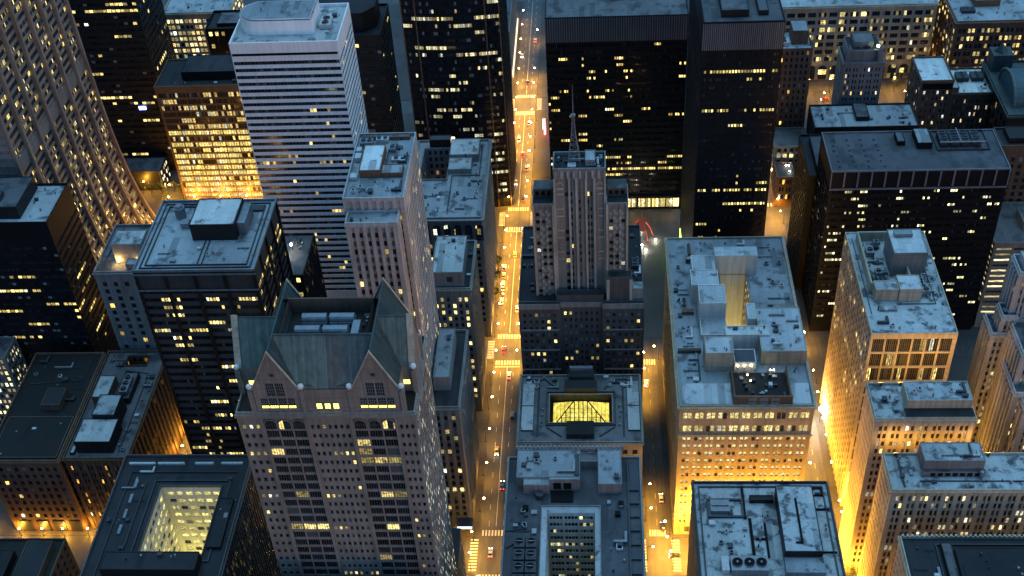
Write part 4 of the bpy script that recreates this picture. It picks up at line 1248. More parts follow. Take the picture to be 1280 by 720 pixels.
# ------------------------------------------------------------------ centre: mast tower, glass-roofed block, court block
WBK = win_mat('brick tower glass', .09, .03, .6, 2, (1, .78, .22), PALE, 1.9, (.02, .022, .03), .25, (.16, .18, .2), seed=41)
b = Building('mast_tower', 'setback brick tower carrying a thin steel lattice mast on its flat roof', 'skyscraper', (-7, 405, 0), 'taupe', WBK)
zm = 82
b.box(-32.5, 18.5, 378.6, 429, 0, zm, None, S(n=15, ww=.42, fh=3.6, base=6, top=3), S(n=15, ww=.42, fh=3.6, base=6, top=3))
for (xa, xb, yy, n) in ((-32.5, -15.6, 377.0, 6), (-15.6, 1.6, 378.2, 7), (1.6, 18.5, 377.0, 6)):
    Wd, P, nn = b.frames('west', xa, xb, yy, yy + 1, 0)
    b.facade(Wd, P, nn, zm - (0 if yy < 378 else 0), S(n=n, ww=.46, fh=3.6, wh=.52, base=6, top=3.4, d=.3))
    if yy < 378:
        b.wm.quad((xa, 378.6, 0), (xa, yy, 0), (xa, yy, zm), (xa, 378.6, zm)); b.wm.quad((xb, yy, 0), (xb, 378.6, 0), (xb, 378.6, zm), (xb, yy, zm))
        b.wm.quad((xa, yy, zm), (xb, yy, zm), (xb, 378.6, zm), (xa, 378.6, zm))
        for q in range(1, 19):
            if q in (2, 5, 8, 11, 14, 17):
                m = MB(); m.box(xa + .5, xb - .5, yy - .55, yy - .003, 5 + q * 3.75, 5.45 + q * 3.75); m.build('balcony_ledge', 'greystone', b.e)
    m = MB(); m.box(xa + .1, xb - .1, yy - .35, yy - .003, zm - 1.6, zm + .9); m.build('cornice', 'greystone', b.e)
b.roof(-32.5, 18.5, 378.6, 429, zm, 'rd', None, 1.0)
b.block('penthouse', -17, 2.2, 379.2, 382.8, zm, zm + 3.2, 'taupe', 'rd'); b.block('penthouse', 4, 13.5, 379.4, 383.6, zm, zm + 12.5, 'taupe', 'rd')
m = MB(); m.box(3.4, 4.6, 379.0, 379.38, zm, zm + 11.5); m.build('pilaster', 'limestone', b.e); m = MB(); m.box(12.6, 13.8, 379.0, 379.38, zm, zm + 11.5); m.build('pilaster', 'limestone', b.e)
b.block('penthouse', 14, 18, 380, 384.4, zm, zm + 6, 'greystone', 'rb')
air_unit(b, 14.2, 400, zm, 3, 6, 1.6, 'darkmetal', 2); vents(b, 13.4, 18, 386, 428, zm, 8, 8); vents(b, -32, -26, 386, 428, zm, 8, 9)
m = MB(); m.box(-32, -26, 408, 409, zm, zm + 1.4); m.build('roof_curb', 'darkmetal', b.e)
# wings with white blinds
WBW = win_mat('wing glass with white blinds', .10, .0, .6, 2, (1, .85, .35), (.9, .95, .9), 1.5, (.015, .016, .02), .5, (.30, .33, .35), seed=42)
wgs = sub(b, 'umber', WBW, 'limestone')
wgs.limit = 90
for (xa, xb) in ((-25.2, -16.7), (3.4, 12.0)):
    wgs.box(xa, xb, 384, 396.5, zm, 127, S(n=3, ww=.62, m=.8, fh=3.55, wh=.5, top=2.5, ds=.3, d=.5), S(n=4, ww=.4, fh=3.55, top=2), S(n=4, ww=.4, fh=3.55, top=2))
    for x in (xa, xb - .8):
        m = MB(); m.box(x, x + .8, 383.5, 383.998, zm, 127.6); m.build('pilaster', 'palestone', b.e)
    nfl = round((127 - zm - 2.5) / 3.55)
    m = MB()
    for r in range(nfl + 1):
        z = zm + r * (127 - zm - 2.5) / nfl
        for k in (1, 2):
            x = xa + .8 + (xb - xa - 1.6) * k / 3
            m.box(x - .42, x + .42, 383.75, 383.998, z - .55, z + .55)
    m.build('stone_blocks', 'palestone', b.e)
    m = MB(); m.quad((xa, 384, 127), (xb, 384, 127), (xb, 396.5, 127), (xa, 396.5, 127)); m.build('wing_roof', 'rd', b.e)
    m = MB(); m.ring(xa - .02, xb + .02, 383.9, 396.52, 126.95, 128.2, .4); m.build('parapet', 'greystone', b.e)
    m = MB(); m.box(xa + .5, xb - .5, 390, 396, 127, 131, 0, 1); m.build('penthouse', ['taupe', 'rm'], b.e)
    for k in range(3):
        m = MB(); m.box(xa + 1.2 + k * 2.3, xa + 2.6 + k * 2.3, 389.8, 389.99, 128.2, 130); m.build('louvre_panel', 'frameblk', b.e)
# shaft
sh = sub(b, 'umber', WBK)
sh.wm2 = None
sh.limit = 70
cols = [(5.0, 6.5), (9.2, 9.9), (12.6, 13.2), (15.6, 16.2)]
sh.box(-16.7, 3.4, 385.4, 397, zm, 142, S(cols=[(4.2, 5.8), (6.5, 7.2), (9.6, 10.3), (13.0, 13.7), (14.1, 14.8)], fh=3.55, wh=.55, top=9, ds=.5, d=.7), S(n=4, ww=.4, fh=3.55, top=8), S(n=4, ww=.4, fh=3.55, top=8))
for x in (-16.7, -11.0, -8.3, -4.6, -1.4, 2.6):
    m = MB(); m.box(x, x + .8, 384.7, 385.398, zm, 139); m.build('pilaster', 'limestone', b.e)
for r in range(5, 15):
    z = zm + r * 3.55
    if r % 3 != 1:
        for (xa, xb) in ((-15.7, -12.8), (.2, 2.5)):
            m = MB(); m.box(xa, xb, 385.0, 385.398, z, z + .5); m.build('stone_band', 'palestone', b.e)
for x in (-14.2, 1.0):
    m = MB()
    for i in range(8):
        a0, a1 = math.pi * i / 8, math.pi * (i + 1) / 8
        m.quad((x + 1.5 * math.cos(a0), 385.0, 136 + 1.5 * math.sin(a0)), (x + 1.5 * math.cos(a1), 385.0, 136 + 1.5 * math.sin(a1)), (x + 1.0 * math.cos(a1), 385.0, 136 + math.sin(a1)), (x + 1.0 * math.cos(a0), 385.0, 136 + math.sin(a0)))
    m.box(x - 1.4, x + 1.4, 385.0, 385.39, 134, 134.7); m.build('niche', 'palestone', b.e)
m = MB()
for k in range(9):
    x = -16.2 + k * 2.35; m.box(x, x + .8, 385.0, 385.398, 139.2, 142.3)
m.build('cornice', 'limestone', b.e)
b.roof(-16.7, 3.4, 385.4, 397, 142, 'rd', None, 1.6, parmat='greystone')
b.block('penthouse', -4.4, -.6, 389, 396, 142, 144.6, 'greystone', 'rb'); b.block('penthouse', -11, -8, 386.5, 389, 142, 143.6, 'whiteunit', 'rw')
vents(b, -16, -11, 387, 396, 142, 7, 31); ducts(b, 13, 18.4, 386, 428, zm, 5, 16); ducts(b, -32, -25.5, 386, 428, zm, 5, 17); ducts(b, -16, 3, 386.5, 396, 142, 5, 18); vents(b, -1, 3, 386.5, 396, 142, 7, 32)
# lattice mast
m = MB(); mx, my = -8.6, 391.5; zt = 163
for k in range(4):
    sx, sy = ((1, 1), (1, -1), (-1, -1), (-1, 1))[k]
    m.tube([(mx + sx * 2.4, my + sy * 2.4, 142), (mx + sx * .75, my + sy * .75, 155), (mx + sx * .35, my + sy * .35, zt)], [.2, .16, .12], 5)
for i in range(9):
    f0, f1 = i / 9, (i + 1) / 9
    def hw(f):
        z = 142 + f * 21
        return (2.4 - 1.65 * (z - 142) / 13) if z < 155 else .75 - .4 * (z - 155) / 8
    z0, z1, a, c = 142 + f0 * 21, 142 + f1 * 21, hw(f0), hw(f1)
    for k in range(4):
        s0 = ((1, 1), (1, -1), (-1, -1), (-1, 1))[k]; s1 = ((1, 1), (1, -1), (-1, -1), (-1, 1))[(k + 1) % 4]
        m.tube([(mx + s0[0] * a, my + s0[1] * a, z0), (mx + s1[0] * c, my + s1[1] * c, z1)], .08, 4)
        m.tube([(mx + s0[0] * c, my + s0[1] * c, z1), (mx + s1[0] * c, my + s1[1] * c, z1)], .08, 4)
mast = m.build('mast', 'galv', b.e)
m = MB(); m.cyl(mx, my, zt, zt + .8, .9, .9, 10); m.tube([(mx, my, zt), (mx, my, 176.5)], [.2, .09], 6); m.build('antenna', 'galv', mast)

# glass-roofed block
WRK = win_mat('court block glass', .1, .05, .6, 2, WARM, PALE, 1.6, seed=43)
b = Building('glass_roofed_block', 'square block with a glowing yellow glass pyramid over its light court', 'office block', (-8, 347, 0), 'umber', WRK)
H = (-20.0, 5.0, 338.2, 354)
b.box(-32.2, 16.6, 327.5, 365, 0, 54, S(n=12, ww=.5, fh=4.2, base=6, top=3), S(n=10, ww=.5, fh=4.2, base=6, top=3), S(n=10, ww=.5, fh=4.2, base=6, top=3), solid=False)
SOLIDS.extend([(-32.2, 16.6, 327.5, 338, 0, 54), (-32.2, 16.6, 354, 365, 0, 54), (-32.2, -20, 327.5, 365, 0, 54), (5, 16.6, 327.5, 365, 0, 54)])
b.roof(-32.2, 16.6, 327.5, 365, 54, 'rm', H, .9, .5)
m = MB()
for (a, c, d, e) in ((H[0], H[2], H[1], H[2]), (H[1], H[2], H[1], H[3]), (H[1], H[3], H[0], H[3]), (H[0], H[3], H[0], H[2])):
    m.quad((a, c, 46), (d, e, 46), (d, e, 54), (a, c, 54))
m.build('court_wall', 'darkmetal', b.e)
# skylight: hipped glass over iron bars, lit from inside
def glass_glow():
    m, n, l, bb = new_mat('lit skylight glass')
    g = n.new('ShaderNodeNewGeometry').outputs['Position']
    a = noise(n, l, g, .45, 4, .6); st = noise(n, l, g, 1.6, 3, .6, (.5, 2.2, .4))
    r = ramp(n, [(.3, (.40, .30, .02)), (.55, (.95, .78, .10)), (.72, (1, .90, .30))]); l.new(a.outputs[0], r.inputs[0])
    r2 = ramp(n, [(.3, .35), (.65, 1.2)]); l.new(st.outputs[0], r2.inputs[0])
    l.new(r.outputs[0], bb.inputs['Emission Color'])
    l.new(math_(n, l, 'MULTIPLY', r2.outputs[0], .33), bb.inputs['Emission Strength'])
    bb.inputs['Base Color'].default_value = (.12, .11, .06, 1); bb.inputs['Roughness'].default_value = .2
    m.cycles.emission_sampling = 'NONE'
    return m
M['skyglass'] = glass_glow()
gx0, gx1, gy0, gy1, ge, gr = -18.6, 3.8, 339.4, 353.0, 50.6, 57.0
xc0, xc1, yc = -10.2, -4.6, 347.6
sk = MB()
sk.quad((gx0, gy0, ge), (gx1, gy0, ge), (xc1, yc, gr), (xc0, yc, gr)); sk.quad((gx1, gy1, ge), (gx0, gy1, ge), (xc0, yc, gr), (xc1, yc, gr))
sk.tri((gx1, gy0, ge), (gx1, gy1, ge), (xc1, yc, gr)); sk.tri((gx0, gy1, ge), (gx0, gy0, ge), (xc0, yc, gr))
so_ = sk.build('skylight', 'skyglass', b.e)
m = MB()
for (a, c) in (((gx0, gy0, ge), (xc0, yc, gr)), ((gx1, gy0, ge), (xc1, yc, gr)), ((gx0, gy1, ge), (xc0, yc, gr)), ((gx1, gy1, ge), (xc1, yc, gr)), ((xc0, yc, gr), (xc1, yc, gr))):
    m.tube([(a[0], a[1], a[2] + .1), (c[0], c[1], c[2] + .1)], .26, 5)
for i in range(1, 13):
    t = i / 13
    x = gx0 + (gx1 - gx0) * t; xt = min(max(x, xc0), xc1) ; k = 1.0
    if x < xc0: k = (x - gx0) / (xc0 - gx0)
    if x > xc1: k = (gx1 - x) / (gx1 - xc1)
    m.tube([(x, gy0, ge + .08), (x, gy0 + (yc - gy0) * k, ge + (gr - ge) * k + .08)], .19, 4); m.tube([(x, gy1, ge + .08), (x, gy1 + (yc - gy1) * k, ge + (gr - ge) * k + .08)], .19, 4)
for t in (.18, .36, .54, .72):
    xa, xb = gx0 + (xc0 - gx0) * t, gx1 + (xc1 - gx1) * t; ya, yb = gy0 + (yc - gy0) * t, gy1 + (yc - gy1) * t; z = ge + (gr - ge) * t + .1
    m.tube([(xa, ya, z), (xb, ya, z), (xb, yb, z), (xa, yb, z), (xa, ya, z)], .1, 4)
xm = -7.4
m.tube([(xm - 4, gy0 + .1, ge + .15), (xm, gy0 + 4.2, ge + 2.8), (xm + 4, gy0 + .1, ge + .15)], .14, 4)
m.build('glazing_bars', 'frameblk', so_)
m = MB(); m.quad((H[0], H[2], 46), (H[1], H[2], 46), (H[1], H[3], 46), (H[0], H[3], 46)); m.build('court_floor', 'rd', b.e)
for x0 in (-31, 11.2):
    m = MB(); z = 54.6
    m.box(x0, x0 + 4.6, 334, 347, 54, z + .2, 0, 1); m.box(x0, x0 + 4.6, 347.5, 361, 54, z + .2, 0, 1); m.build('raised_roof', ['darkmetal', 'rb'], b.e)
m = MB(); m.box(-14, -1, 354.6, 359.5, 54, 57.2, 0, 1); m.box(-12.5, -2, 360, 364.4, 54, 58.4, 0, 1)
for k in range(5): m.box(-12.4 + k * 2.4, -12.1 + k * 2.4, 359.6, 359.98, 54, 58)
m.build('penthouse', ['darkmetal', 'rd'], b.e)
m = MB(); m.box(-12, -2.6, 363, 364.5, 58.5, 60.3); m.build('vent_housing', 'galv', b.e)
m = MB(); m.box(-13, -2.2, 330, 337.2, 54, 56.6, 0, 1); m.build('penthouse', ['darkmetal', 'rx'], b.e)
m = MB(); m.ring(-21.4, 6.4, 336.9, 355.4, 54, 54.7, .3); m.build('roof_curb', 'darkmetal', b.e)
for pts in ([(-30, 362.5), (-22, 362.5), (-17, 357)], [(14, 362.5), (6, 362.5), (2, 357)], [(-24.5, 331), (-24.5, 362)], [(9.5, 331), (9.5, 362)], [(-21, 336), (-15, 331)], [(6, 336), (0, 331)]):
    pipe_run(b, pts, 54, .28)
vents(b, -24, -21.6, 331, 352, 54, 4, 44); ducts(b, -30, -16, 356, 364, 54, 4, 14); ducts(b, 2, 15, 356, 364, 54, 4, 15); vents(b, 7, 9.4, 331, 352, 54, 4, 45); vents(b, -30, -16, 360, 364.5, 54, 7, 46); vents(b, 2, 15, 358, 364.5, 54, 7, 47)

# court block at the bottom centre
WCT = win_mat('court window', .04, .13, .75, 3, (1, .84, .28), (1, .9, .45), 1.9, (.015, .018, .024), .1, seed=48)
b = Building('court_block', 'pale roofed block with a white walled light court and a raised cornice roof behind it', 'office block', (-10, 265, 0), 'greystone', WCT)
H = (-20.6, -.2, 240, 281)
b.box(-33.5, 14.5, 225, 304, 0, 72, None, S(n=18, ww=.5, fh=4, base=6), S(n=18, ww=.5, fh=4, base=6), solid=False)
SOLIDS.extend([(-33.5, 14.5, 281.2, 304, 0, 72), (-33.5, -20.8, 225, 304, 0, 72), (0, 14.5, 225, 304, 0, 72)])
b.roof(-33.5, 14.5, 225, 304, 72, 'rm', H, .8, .3)
cb = sub(b, 'whitepaint', WCT, 'whitepaint')
cb.court(H[0] + 1.8, H[1] - 1.8, H[2], H[3] - 1.8, 18, 71, S(cols=[(.8, 5.3), (6.1, 10.6), (11.4, 16.0)], panes=4, mull=.22, fh=3.75, wh=.5, top=1, d=.3), S(n=9, ww=.6, fh=3.75, top=1), S(n=9, ww=.6, fh=3.75, top=1), None)
m = MB()   # splayed rim of the court
x0, x1, y0, y1 = H; i0, i1, j1 = x0 + 1.8, x1 - 1.8, y1 - 1.8
m.quad((x0, y1, 72.1), (x1, y1, 72.1), (i1, j1, 71), (i0, j1, 71)); m.quad((x0, y0, 72.1), (x0, y1, 72.1), (i0, j1, 71), (i0, y0, 71)); m.quad((x1, y1, 72.1), (x1, y0, 72.1), (i1, y0, 71), (i1, j1, 71))
m.build('court_rim', 'rb', b.e)
def cornice_block(x0, x1, y0, y1, z0, z1):
    b.block('penthouse', x0, x1, y0, y1, z0, z1, 'greystone', 'rb', .3)
cornice_block(-29.8, -7.2, 290.2, 303.4, 72, 77); cornice_block(-27.2, -18, 287, 290.1, 72, 76.6); cornice_block(-17.9, -7.2, 288.6, 290.1, 72, 77.6)
cornice_block(-.8, 7.6, 287, 303.4, 72, 77); b.block('penthouse', -7.1, -.9, 299, 303.3, 72, 75.5, 'greystone', 'rm')
m = MB()
m.box(-30.6, 8.6, 303.5, 304.9, 75.9, 77.5)
for k in range(26):
    m.box(-30.4 + k * 1.52, -29.6 + k * 1.52, 303.7, 304.7, 77.52, 78.1)
m.build('cornice', 'greystone', b.e)
for x in (-16.6, -13):
    m = MB(); m.box(x, x + 2.7, 288.3, 288.58, 73, 76); m.build('louvre_panel', 'frameblk', b.e)
m = MB(); m.box(-17.5, -9.6, 283, 288, 72, 72.5); m.build('areaway', 'frameblk', b.e)
m = MB(); m.cyl(-21.5, 285.5, 72, 74.2, 1.6, 1.5, 14); m.build('exhaust_fan', 'darkmetal', b.e)
m = MB(); m.box(-9.2, -7.4, 291, 301, 77, 77.6); m.build('roof_curb', 'darkmetal', b.e)
for (x, y) in ((-27.2, 279), (6.2, 281), (5.0, 276.5)):
    m = MB(); m.box(x, x + 1.9, y, y + 1.9, 72, 73.3); m.build('roof_hatch', 'frameblk', b.e)
m = MB(); m.ring(5.2, 7.4, 262, 264.5, 72, 73, .3); m.build('roof_hatch', 'whiteunit', b.e)
for r in range(4):
    for c in range(2):
        x, y = -29.5 + c * 4.1, 246 + r * 5.2
        o = air_unit(b, x, y, 72, 3.6, 4.4, 2.6, 'darkmetal', 1)
pipe_run(b, [(-32.3, 263), (-24, 268), (-24, 246)], 72, .3); pipe_run(b, [(-33, 270), (-26, 271.5)], 72, .2)
for k in range(9):
    y = 240 + k * 6
    m = MB(); m.box(10.2, 13.5, y, y + .35, 72, 72.9); m.build('roof_rail', 'darkmetal', b.e)
m = MB(); m.box(9.6, 10.1, 230, 302, 72, 73.2); m.build('parapet', 'darkmetal', b.e)
vents(b, 1, 9, 240, 284, 72, 8, 51); ducts(b, 1, 9.5, 240, 285, 72, 5, 11); ducts(b, -32, -21.5, 268, 286, 72, 5, 12); ducts(b, -29, -8, 291, 302, 77, 4, 13); vents(b, -32, -22, 268, 286, 72, 7, 52); vents(b, -29, -19, 292, 302, 77, 6, 53); vents(b, 0, 7, 288, 302, 77, 3, 54)

# ------------------------------------------------------------------ black steel towers round the plaza
WDI = win_mat('black slab glass', .006, .09, .8, 4, (1, .64, .16), PALE, 2.2, (.008, .009, .011), .06, (.05, .05, .05), seed=61, floorp=.05, spec=.3)
b = simple('office_tower', 'wide black steel slab with a grey louvred band under its flat roof behind the mast', 'skyscraper', -25, 46, 553, 600, 117,
           'blacksteel', WDI, S(n=1, ww=1, m=.4, panes=60, mull=.35, fh=3.75, wh=.42, base=9, top=13.5, d=.3), S(n=1, ww=1, m=.4, panes=40, mull=.35, fh=3.75, wh=.42, base=9, top=13.5, d=.3), S(n=1, ww=1, m=.4, panes=40, mull=.35, fh=3.75, wh=.42, base=9, top=13.5, d=.3, tiny=True), 'rm', .7, frame='frameblk')
b.winname = 'window_band'
m = MB()
m.box(-25.1, 46.1, 552.9, 552.98, 104, 116.8, 1)
for k in range(61):
    x = -25.1 + k * 71.0 / 60; m.box(x, x + .45, 552.55, 552.89, 104, 117.2)
m.build('louvre_band', ['greymetal', 'darkmetal'], b.e)
m = MB(); m.box(-24, -12.5, 577, 598, 117.01, 117.7, 0); m.build('roof_pit_cover', 'darkmetal', b.e)
for (x, y) in ((-21.5, 581), (-15, 581), (-21.5, 594), (-15, 594)):
    m = MB(); m.cyl(x, y, 117.7, 118.6, 2, 2, 16); m.build('exhaust_fan', 'galv', b.e)
for y in (580, 593):
    m = MB(); m.box(-19.6, -16.8, y - 1.4, y + 1.4, 117.7, 118.9); m.build('air_handler', 'galv', b.e)
b.block('penthouse', 31, 45, 583, 598, 117, 121, 'blacksteel', 'rb'); b.block('penthouse', 5.2, 8.8, 585, 599, 117, 119, 'blacksteel', 'rd')
WLB = win_mat('bright lobby glass', .95, .9, .95, 4, (1, .72, .2), (1, .82, .4), 3.0, seed=62)
lb = sub(b, 'blacksteel', WLB)
lb.box(14, 46, 551.2, 552.9, .2, 8.4, S(n=8, ww=.86, panes=4, fh=8.2, wh=.72), None, None)
m = MB(); m.box(13.8, 46.2, 551, 552.92, 8.4, 9); m.build('lobby_canopy', 'blacksteel', b.e)
vents(b, 10, 30, 560, 598, 117, 5, 3); ducts(b, -10, 30, 556, 598, 117, 6, 9)

WKL = win_mat('black tower glass with lit floors', .02, .05, .7, 5, (1, .80, .24), PALE, 1.9, (.008, .009, .011), .1, (.06, .06, .06), seed=63, floorp=.25, spec=.3)
b = simple('office_tower', 'tall black steel tower with a grey louvred crown beside the red sculpture', 'skyscraper', 43.5, 76, 450, 522, 168,
           'blacksteel', WKL, S(n=24, ww=.66, fh=3.75, wh=.38, base=8, top=13, d=.3, ds=.08), S(n=1, ww=1, m=.4, panes=50, mull=.35, fh=3.75, wh=.55, base=8, top=13), S(n=1, ww=1, m=.4, panes=50, mull=.35, fh=3.75, wh=.55, base=8, top=13), 'rm', .7, frame='frameblk')
m = MB(); m.box(43.4, 76.1, 449.88, 449.97, 156, 167.8, 1)
for k in range(40):
    x = 43.4 + k * 32.6 / 40; m.box(x, x + .35, 449.6, 449.87, 156, 168)
m.build('louvre_band', ['greymetal', 'darkmetal'], b.e)
b.block('penthouse', 51, 62, 455, 520, 168, 171, 'darksteel', 'rm'); b.block('penthouse', 66, 70, 456, 520, 168, 170, 'darksteel', 'rm')
m = MB(); m.box(43.2, 43.45, 508, 518, 1, 12); m.build('green_panel', glow_mat('green light panel', (.5, .95, .08), 1.3), b.e)

WMC = win_mat('black block glass', .01, .27, .8, 4, (1, .88, .36), (1, .95, .6), 2.2, (.008, .009, .011), .1, (.06, .06, .06), seed=64, spec=.15)
b = simple('office_block', 'broad black block with a flat grey roof carrying a row of cooling units', 'office tower', 102.5, 179, 450, 481, 94,
           'blacksteel', WMC, S(n=13, ww=.9, panes=5, mull=.2, fh=3.9, wh=.38, base=8, top=9, d=.35), S(n=6, ww=.9, panes=3, fh=3.9, wh=.5, base=8, top=9), S(n=6, ww=.88, panes=3, mull=.3, fh=3.9, wh=.5, base=8, top=9, d=.5), 'rm', .7, frame='frameblk', parmat='greymetal')
m = MB()
for k in range(14):
    x = 102.5 + k * 76.5 / 13; m.box(max(102.4, x - .35), min(179.1, x + .35), 449.55, 449.998, 86, 94)
m.box(102.4, 179.1, 449.6, 449.998, 84.6, 85.4); m.build('crown_piers', 'greymetal', b.e)
m = MB()
for k in range(13):
    x = 102.5 + (k + .5) * 76.5 / 13; m.box(x - 2.4, x + 2.4, 449.86, 449.97, 86.2, 93.2)
m.build('louvre_band', 'blacksteel', b.e)
m = MB(); m.ring(151, 174, 465, 480.5, 94.0, 94.9, .3); m.build('roof_curb', 'darkmetal', b.e)
for k in range(4):
    air_unit(b, 152.6 + k * 4.6, 468, 94, 4.0, 8.5, 3.0, 'darkmetal', 2)
m = MB(); m.tube([(152, 467, 97.4), (172, 467, 97.4)], .35, 6); m.tube([(161.2, 467, 97.4), (161.2, 478, 97.6)], .3, 6); m.build('condenser_pipe', 'galv', b.e)
b.block('penthouse', 142.5, 149, 467, 479, 94, 97, 'blacksteel', 'rb'); b.block('penthouse', 134.3, 137.8, 470, 478, 94, 96, 'blacksteel', 'rm')
rr = random.Random(3)
for c in range(4):
    for k in range(6):
        x, y = 107 + c * 6.2 + k * .5 * -.2, 454 + k * 4.2
        m = MB(); m.cyl(x + rr.uniform(-.6, .6), y, 94, 94.5, rr.uniform(.5, .9), .3, 9); m.build('roof_vent', 'darkmetal', b.e)
b = simple('office_block', 'dark building with a narrow pale roof wedge right behind the broad black block', 'office block', 99.5, 176, 482, 517, 69,
           'blacksteel', win_mat('rear block glass', .04, .05, .6, 3, AMBER, PALE, 2.0, seed=65, spec=.05), None, None, S(n=10, ww=.6, fh=3.9, wh=.5, base=6, top=3), 'rd', .9)
b.block('penthouse', 103.5, 110, 486, 512, 69, 72, 'darksteel', 'rm')

# ------------------------------------------------------------------ big warm office block, centre right
WBH = win_mat('warm block glass', .68, .45, .85, 4, (1, .80, .26), (1, .88, .42), 1.5, (.03, .028, .025), .2, (.14, .13, .12), seed=71, even=True)
b = Building('bank_block', 'huge buff block with paired lit windows and jumbled pale roofs round a light court', 'office block', (55, 376, 0), 'buff', WBH)
X0, X1, Y0, Y1, Z = 30, 80, 326, 428, 75.5
H = (51, 62, 367, 403)
for z0, z1, k in ((0, 6.5, S(cols=[(4.2, 6.2), (9, 11.5), (14, 16.5), (19, 21.5), (24, 26.5), (29, 31.5), (34, 36.5), (39, 41.5), (44, 46.4)], fh=6.5, wh=.6, d=.5)),
                  (6.5, 60, S(n=11, per=2, ww=.66, gap=.14, fh=4.05, wh=.46, d=.5)), (60, 75.5, S(n=11, per=2, ww=.72, gap=.06, fh=7.6, wh=.5, d=.5, top=1.5, bar=.5))):
    Wd, P, nn = b.frames('west', X0, X1, Y0, Y1, z0); b.facade(Wd, P, nn, z1 - z0, k)
b.box(X0, X1, Y0, Y1, 0, Z, False, S(n=22, per=2, ww=.62, gap=.14, fh=4.05, wh=.46, base=8, top=3), S(n=22, per=2, ww=.62, gap=.14, fh=4.05, wh=.46, base=8, top=3), solid=False)
SOLIDS.extend([(X0, X1, Y0, H[2], 0, Z), (X0, X1, H[3], Y1, 0, Z), (X0, H[0], Y0, Y1, 0, Z), (H[1], X1, Y0, Y1, 0, Z)])
m = MB()
for z, o in ((60.0, .5), (10.2, .45), (13.6, .3)):
    m.box(X0 - o, X1 + o, Y0 - o, Y0 - .003, z, z + .7); m.build('string_course', 'buff', b.e); m = MB()
b.roof(X0, X1, Y0, Y1, Z, 'rb', H, .9, .9, ch=.8)
b.court(*H, 24, Z, S(n=4, ww=.5, fh=4, base=30, d=.1), S(n=8, ww=.5, fh=4, d=.2), S(n=8, ww=.5, fh=4, d=.2), None, 'rw')
added_court_light(b, 56.5, 380, 24, LAMP * 1.2, (1, .8, .3)); added_court_light(b, 56.5, 396, 24, LAMP * 1.2, (1, .8, .3))
# raised pale blocks
wt = 'whitepaint'
m = MB(); m.box(48.6, 66.2, 403.01, 409, Z, 86, 0, 1, False)
m.quad((51, 402.99, 30), (62, 402.99, 30), (62, 402.99, 86), (51, 402.99, 86)); m.quad((48.6, 403, Z), (51, 403, Z), (51, 403, 86), (48.6, 403, 86))
for k in range(8):
    x = 51.2 + k * 1.5; m.box(x, x + .12, 402.85, 402.985, 40, 85.8)
m.build('penthouse', [wt, 'rw'], b.e)
SOLIDS.append((48.6, 66.2, 403, 409, Z, 86))
b.block('penthouse', 39, 48.5, 394.5, 407, Z, 83, wt, 'rbs'); b.block('penthouse', 37.8, 48.9, 385, 394.4, Z, 85.5, wt, 'rw'); b.block('penthouse', 40.3, 50.9, 373.5, 384.9, Z, 85.5, wt, 'rw')
b.block('penthouse', 62.3, 79.6, 348.5, 374, Z, 82.5, 'buff', 'rbs'); b.block('penthouse', 59, 62.2, 366.9, 376, Z, 83, wt, 'rbs'); b.block('penthouse', 49.4, 66.2, 357.3, 362.4, Z, 83.2, wt, 'rw')
b.block('penthouse', 40.6, 51.4, 345, 354.5, Z, 85, 'palestone', 'rw'); b.block('penthouse', 51.8, 60, 344.5, 352, Z, 80.5, wt, 'rm')
b.block('penthouse', 40.6, 50.9, 363.5, 373.4, Z, 77.5, wt, 'rbs')
# front terrace behind a brick parapet
m = MB(); m.box(50.2, 71.6, 326.6, 327.4, Z + .02, 80.2); m.box(50.2, 50.8, 327.41, 344, Z + .02, 79.0); m.box(71, 71.6, 327.41, 344, Z + .02, 79.0)
m.build('terrace_wall', 'redbrick', b.e)
for k in range(3):
    for r in range(2):
        m = MB(); x = 55.4 + k * 4.2; z = 76.2 + r * 1.9; m.box(x, x + 3, 326.5, 326.59, z, z + 1.4); m.build('terrace_window', 'galv', b.e)
m = MB(); m.quad((50.8, 327.4, Z + .3), (71, 327.4, Z + .3), (71, 344, Z + .3), (50.8, 344, Z + .3)); m.build('terrace_floor', 'rx', b.e)
rr = random.Random(8)
for k in range(16):
    x, y = rr.uniform(52.5, 70), rr.uniform(329.5, 343)
    m = MB(); w, d, h = rr.uniform(.7, 2.2), rr.uniform(.7, 2), rr.uniform(.7, 1.8); m.box(x - w / 2, x + w / 2, y - d / 2, y + d / 2, Z + .3, Z + .3 + h); m.build('terrace_machine', rr.choice(['galv', 'darkmetal', 'whiteunit', 'darkmetal']), b.e)
for (x, y, z) in ((53, 344.2, 79), (55.6, 344.2, 79), (58.2, 344.2, 79), (56.5, 341, 77.4), (65.3, 343, 78), (66.6, 343, 78), (57.4, 338, 77.3)):
    m = MB(); m.cyl(x, y, Z + .3, z - .1, .08, None, 5); o = m.build('terrace_light', 'darkmetal', b.e); m = MB(); m.ball(x, y, z + .2, .3, 8); m.build('lamp_globe', M['bulbs'], o)
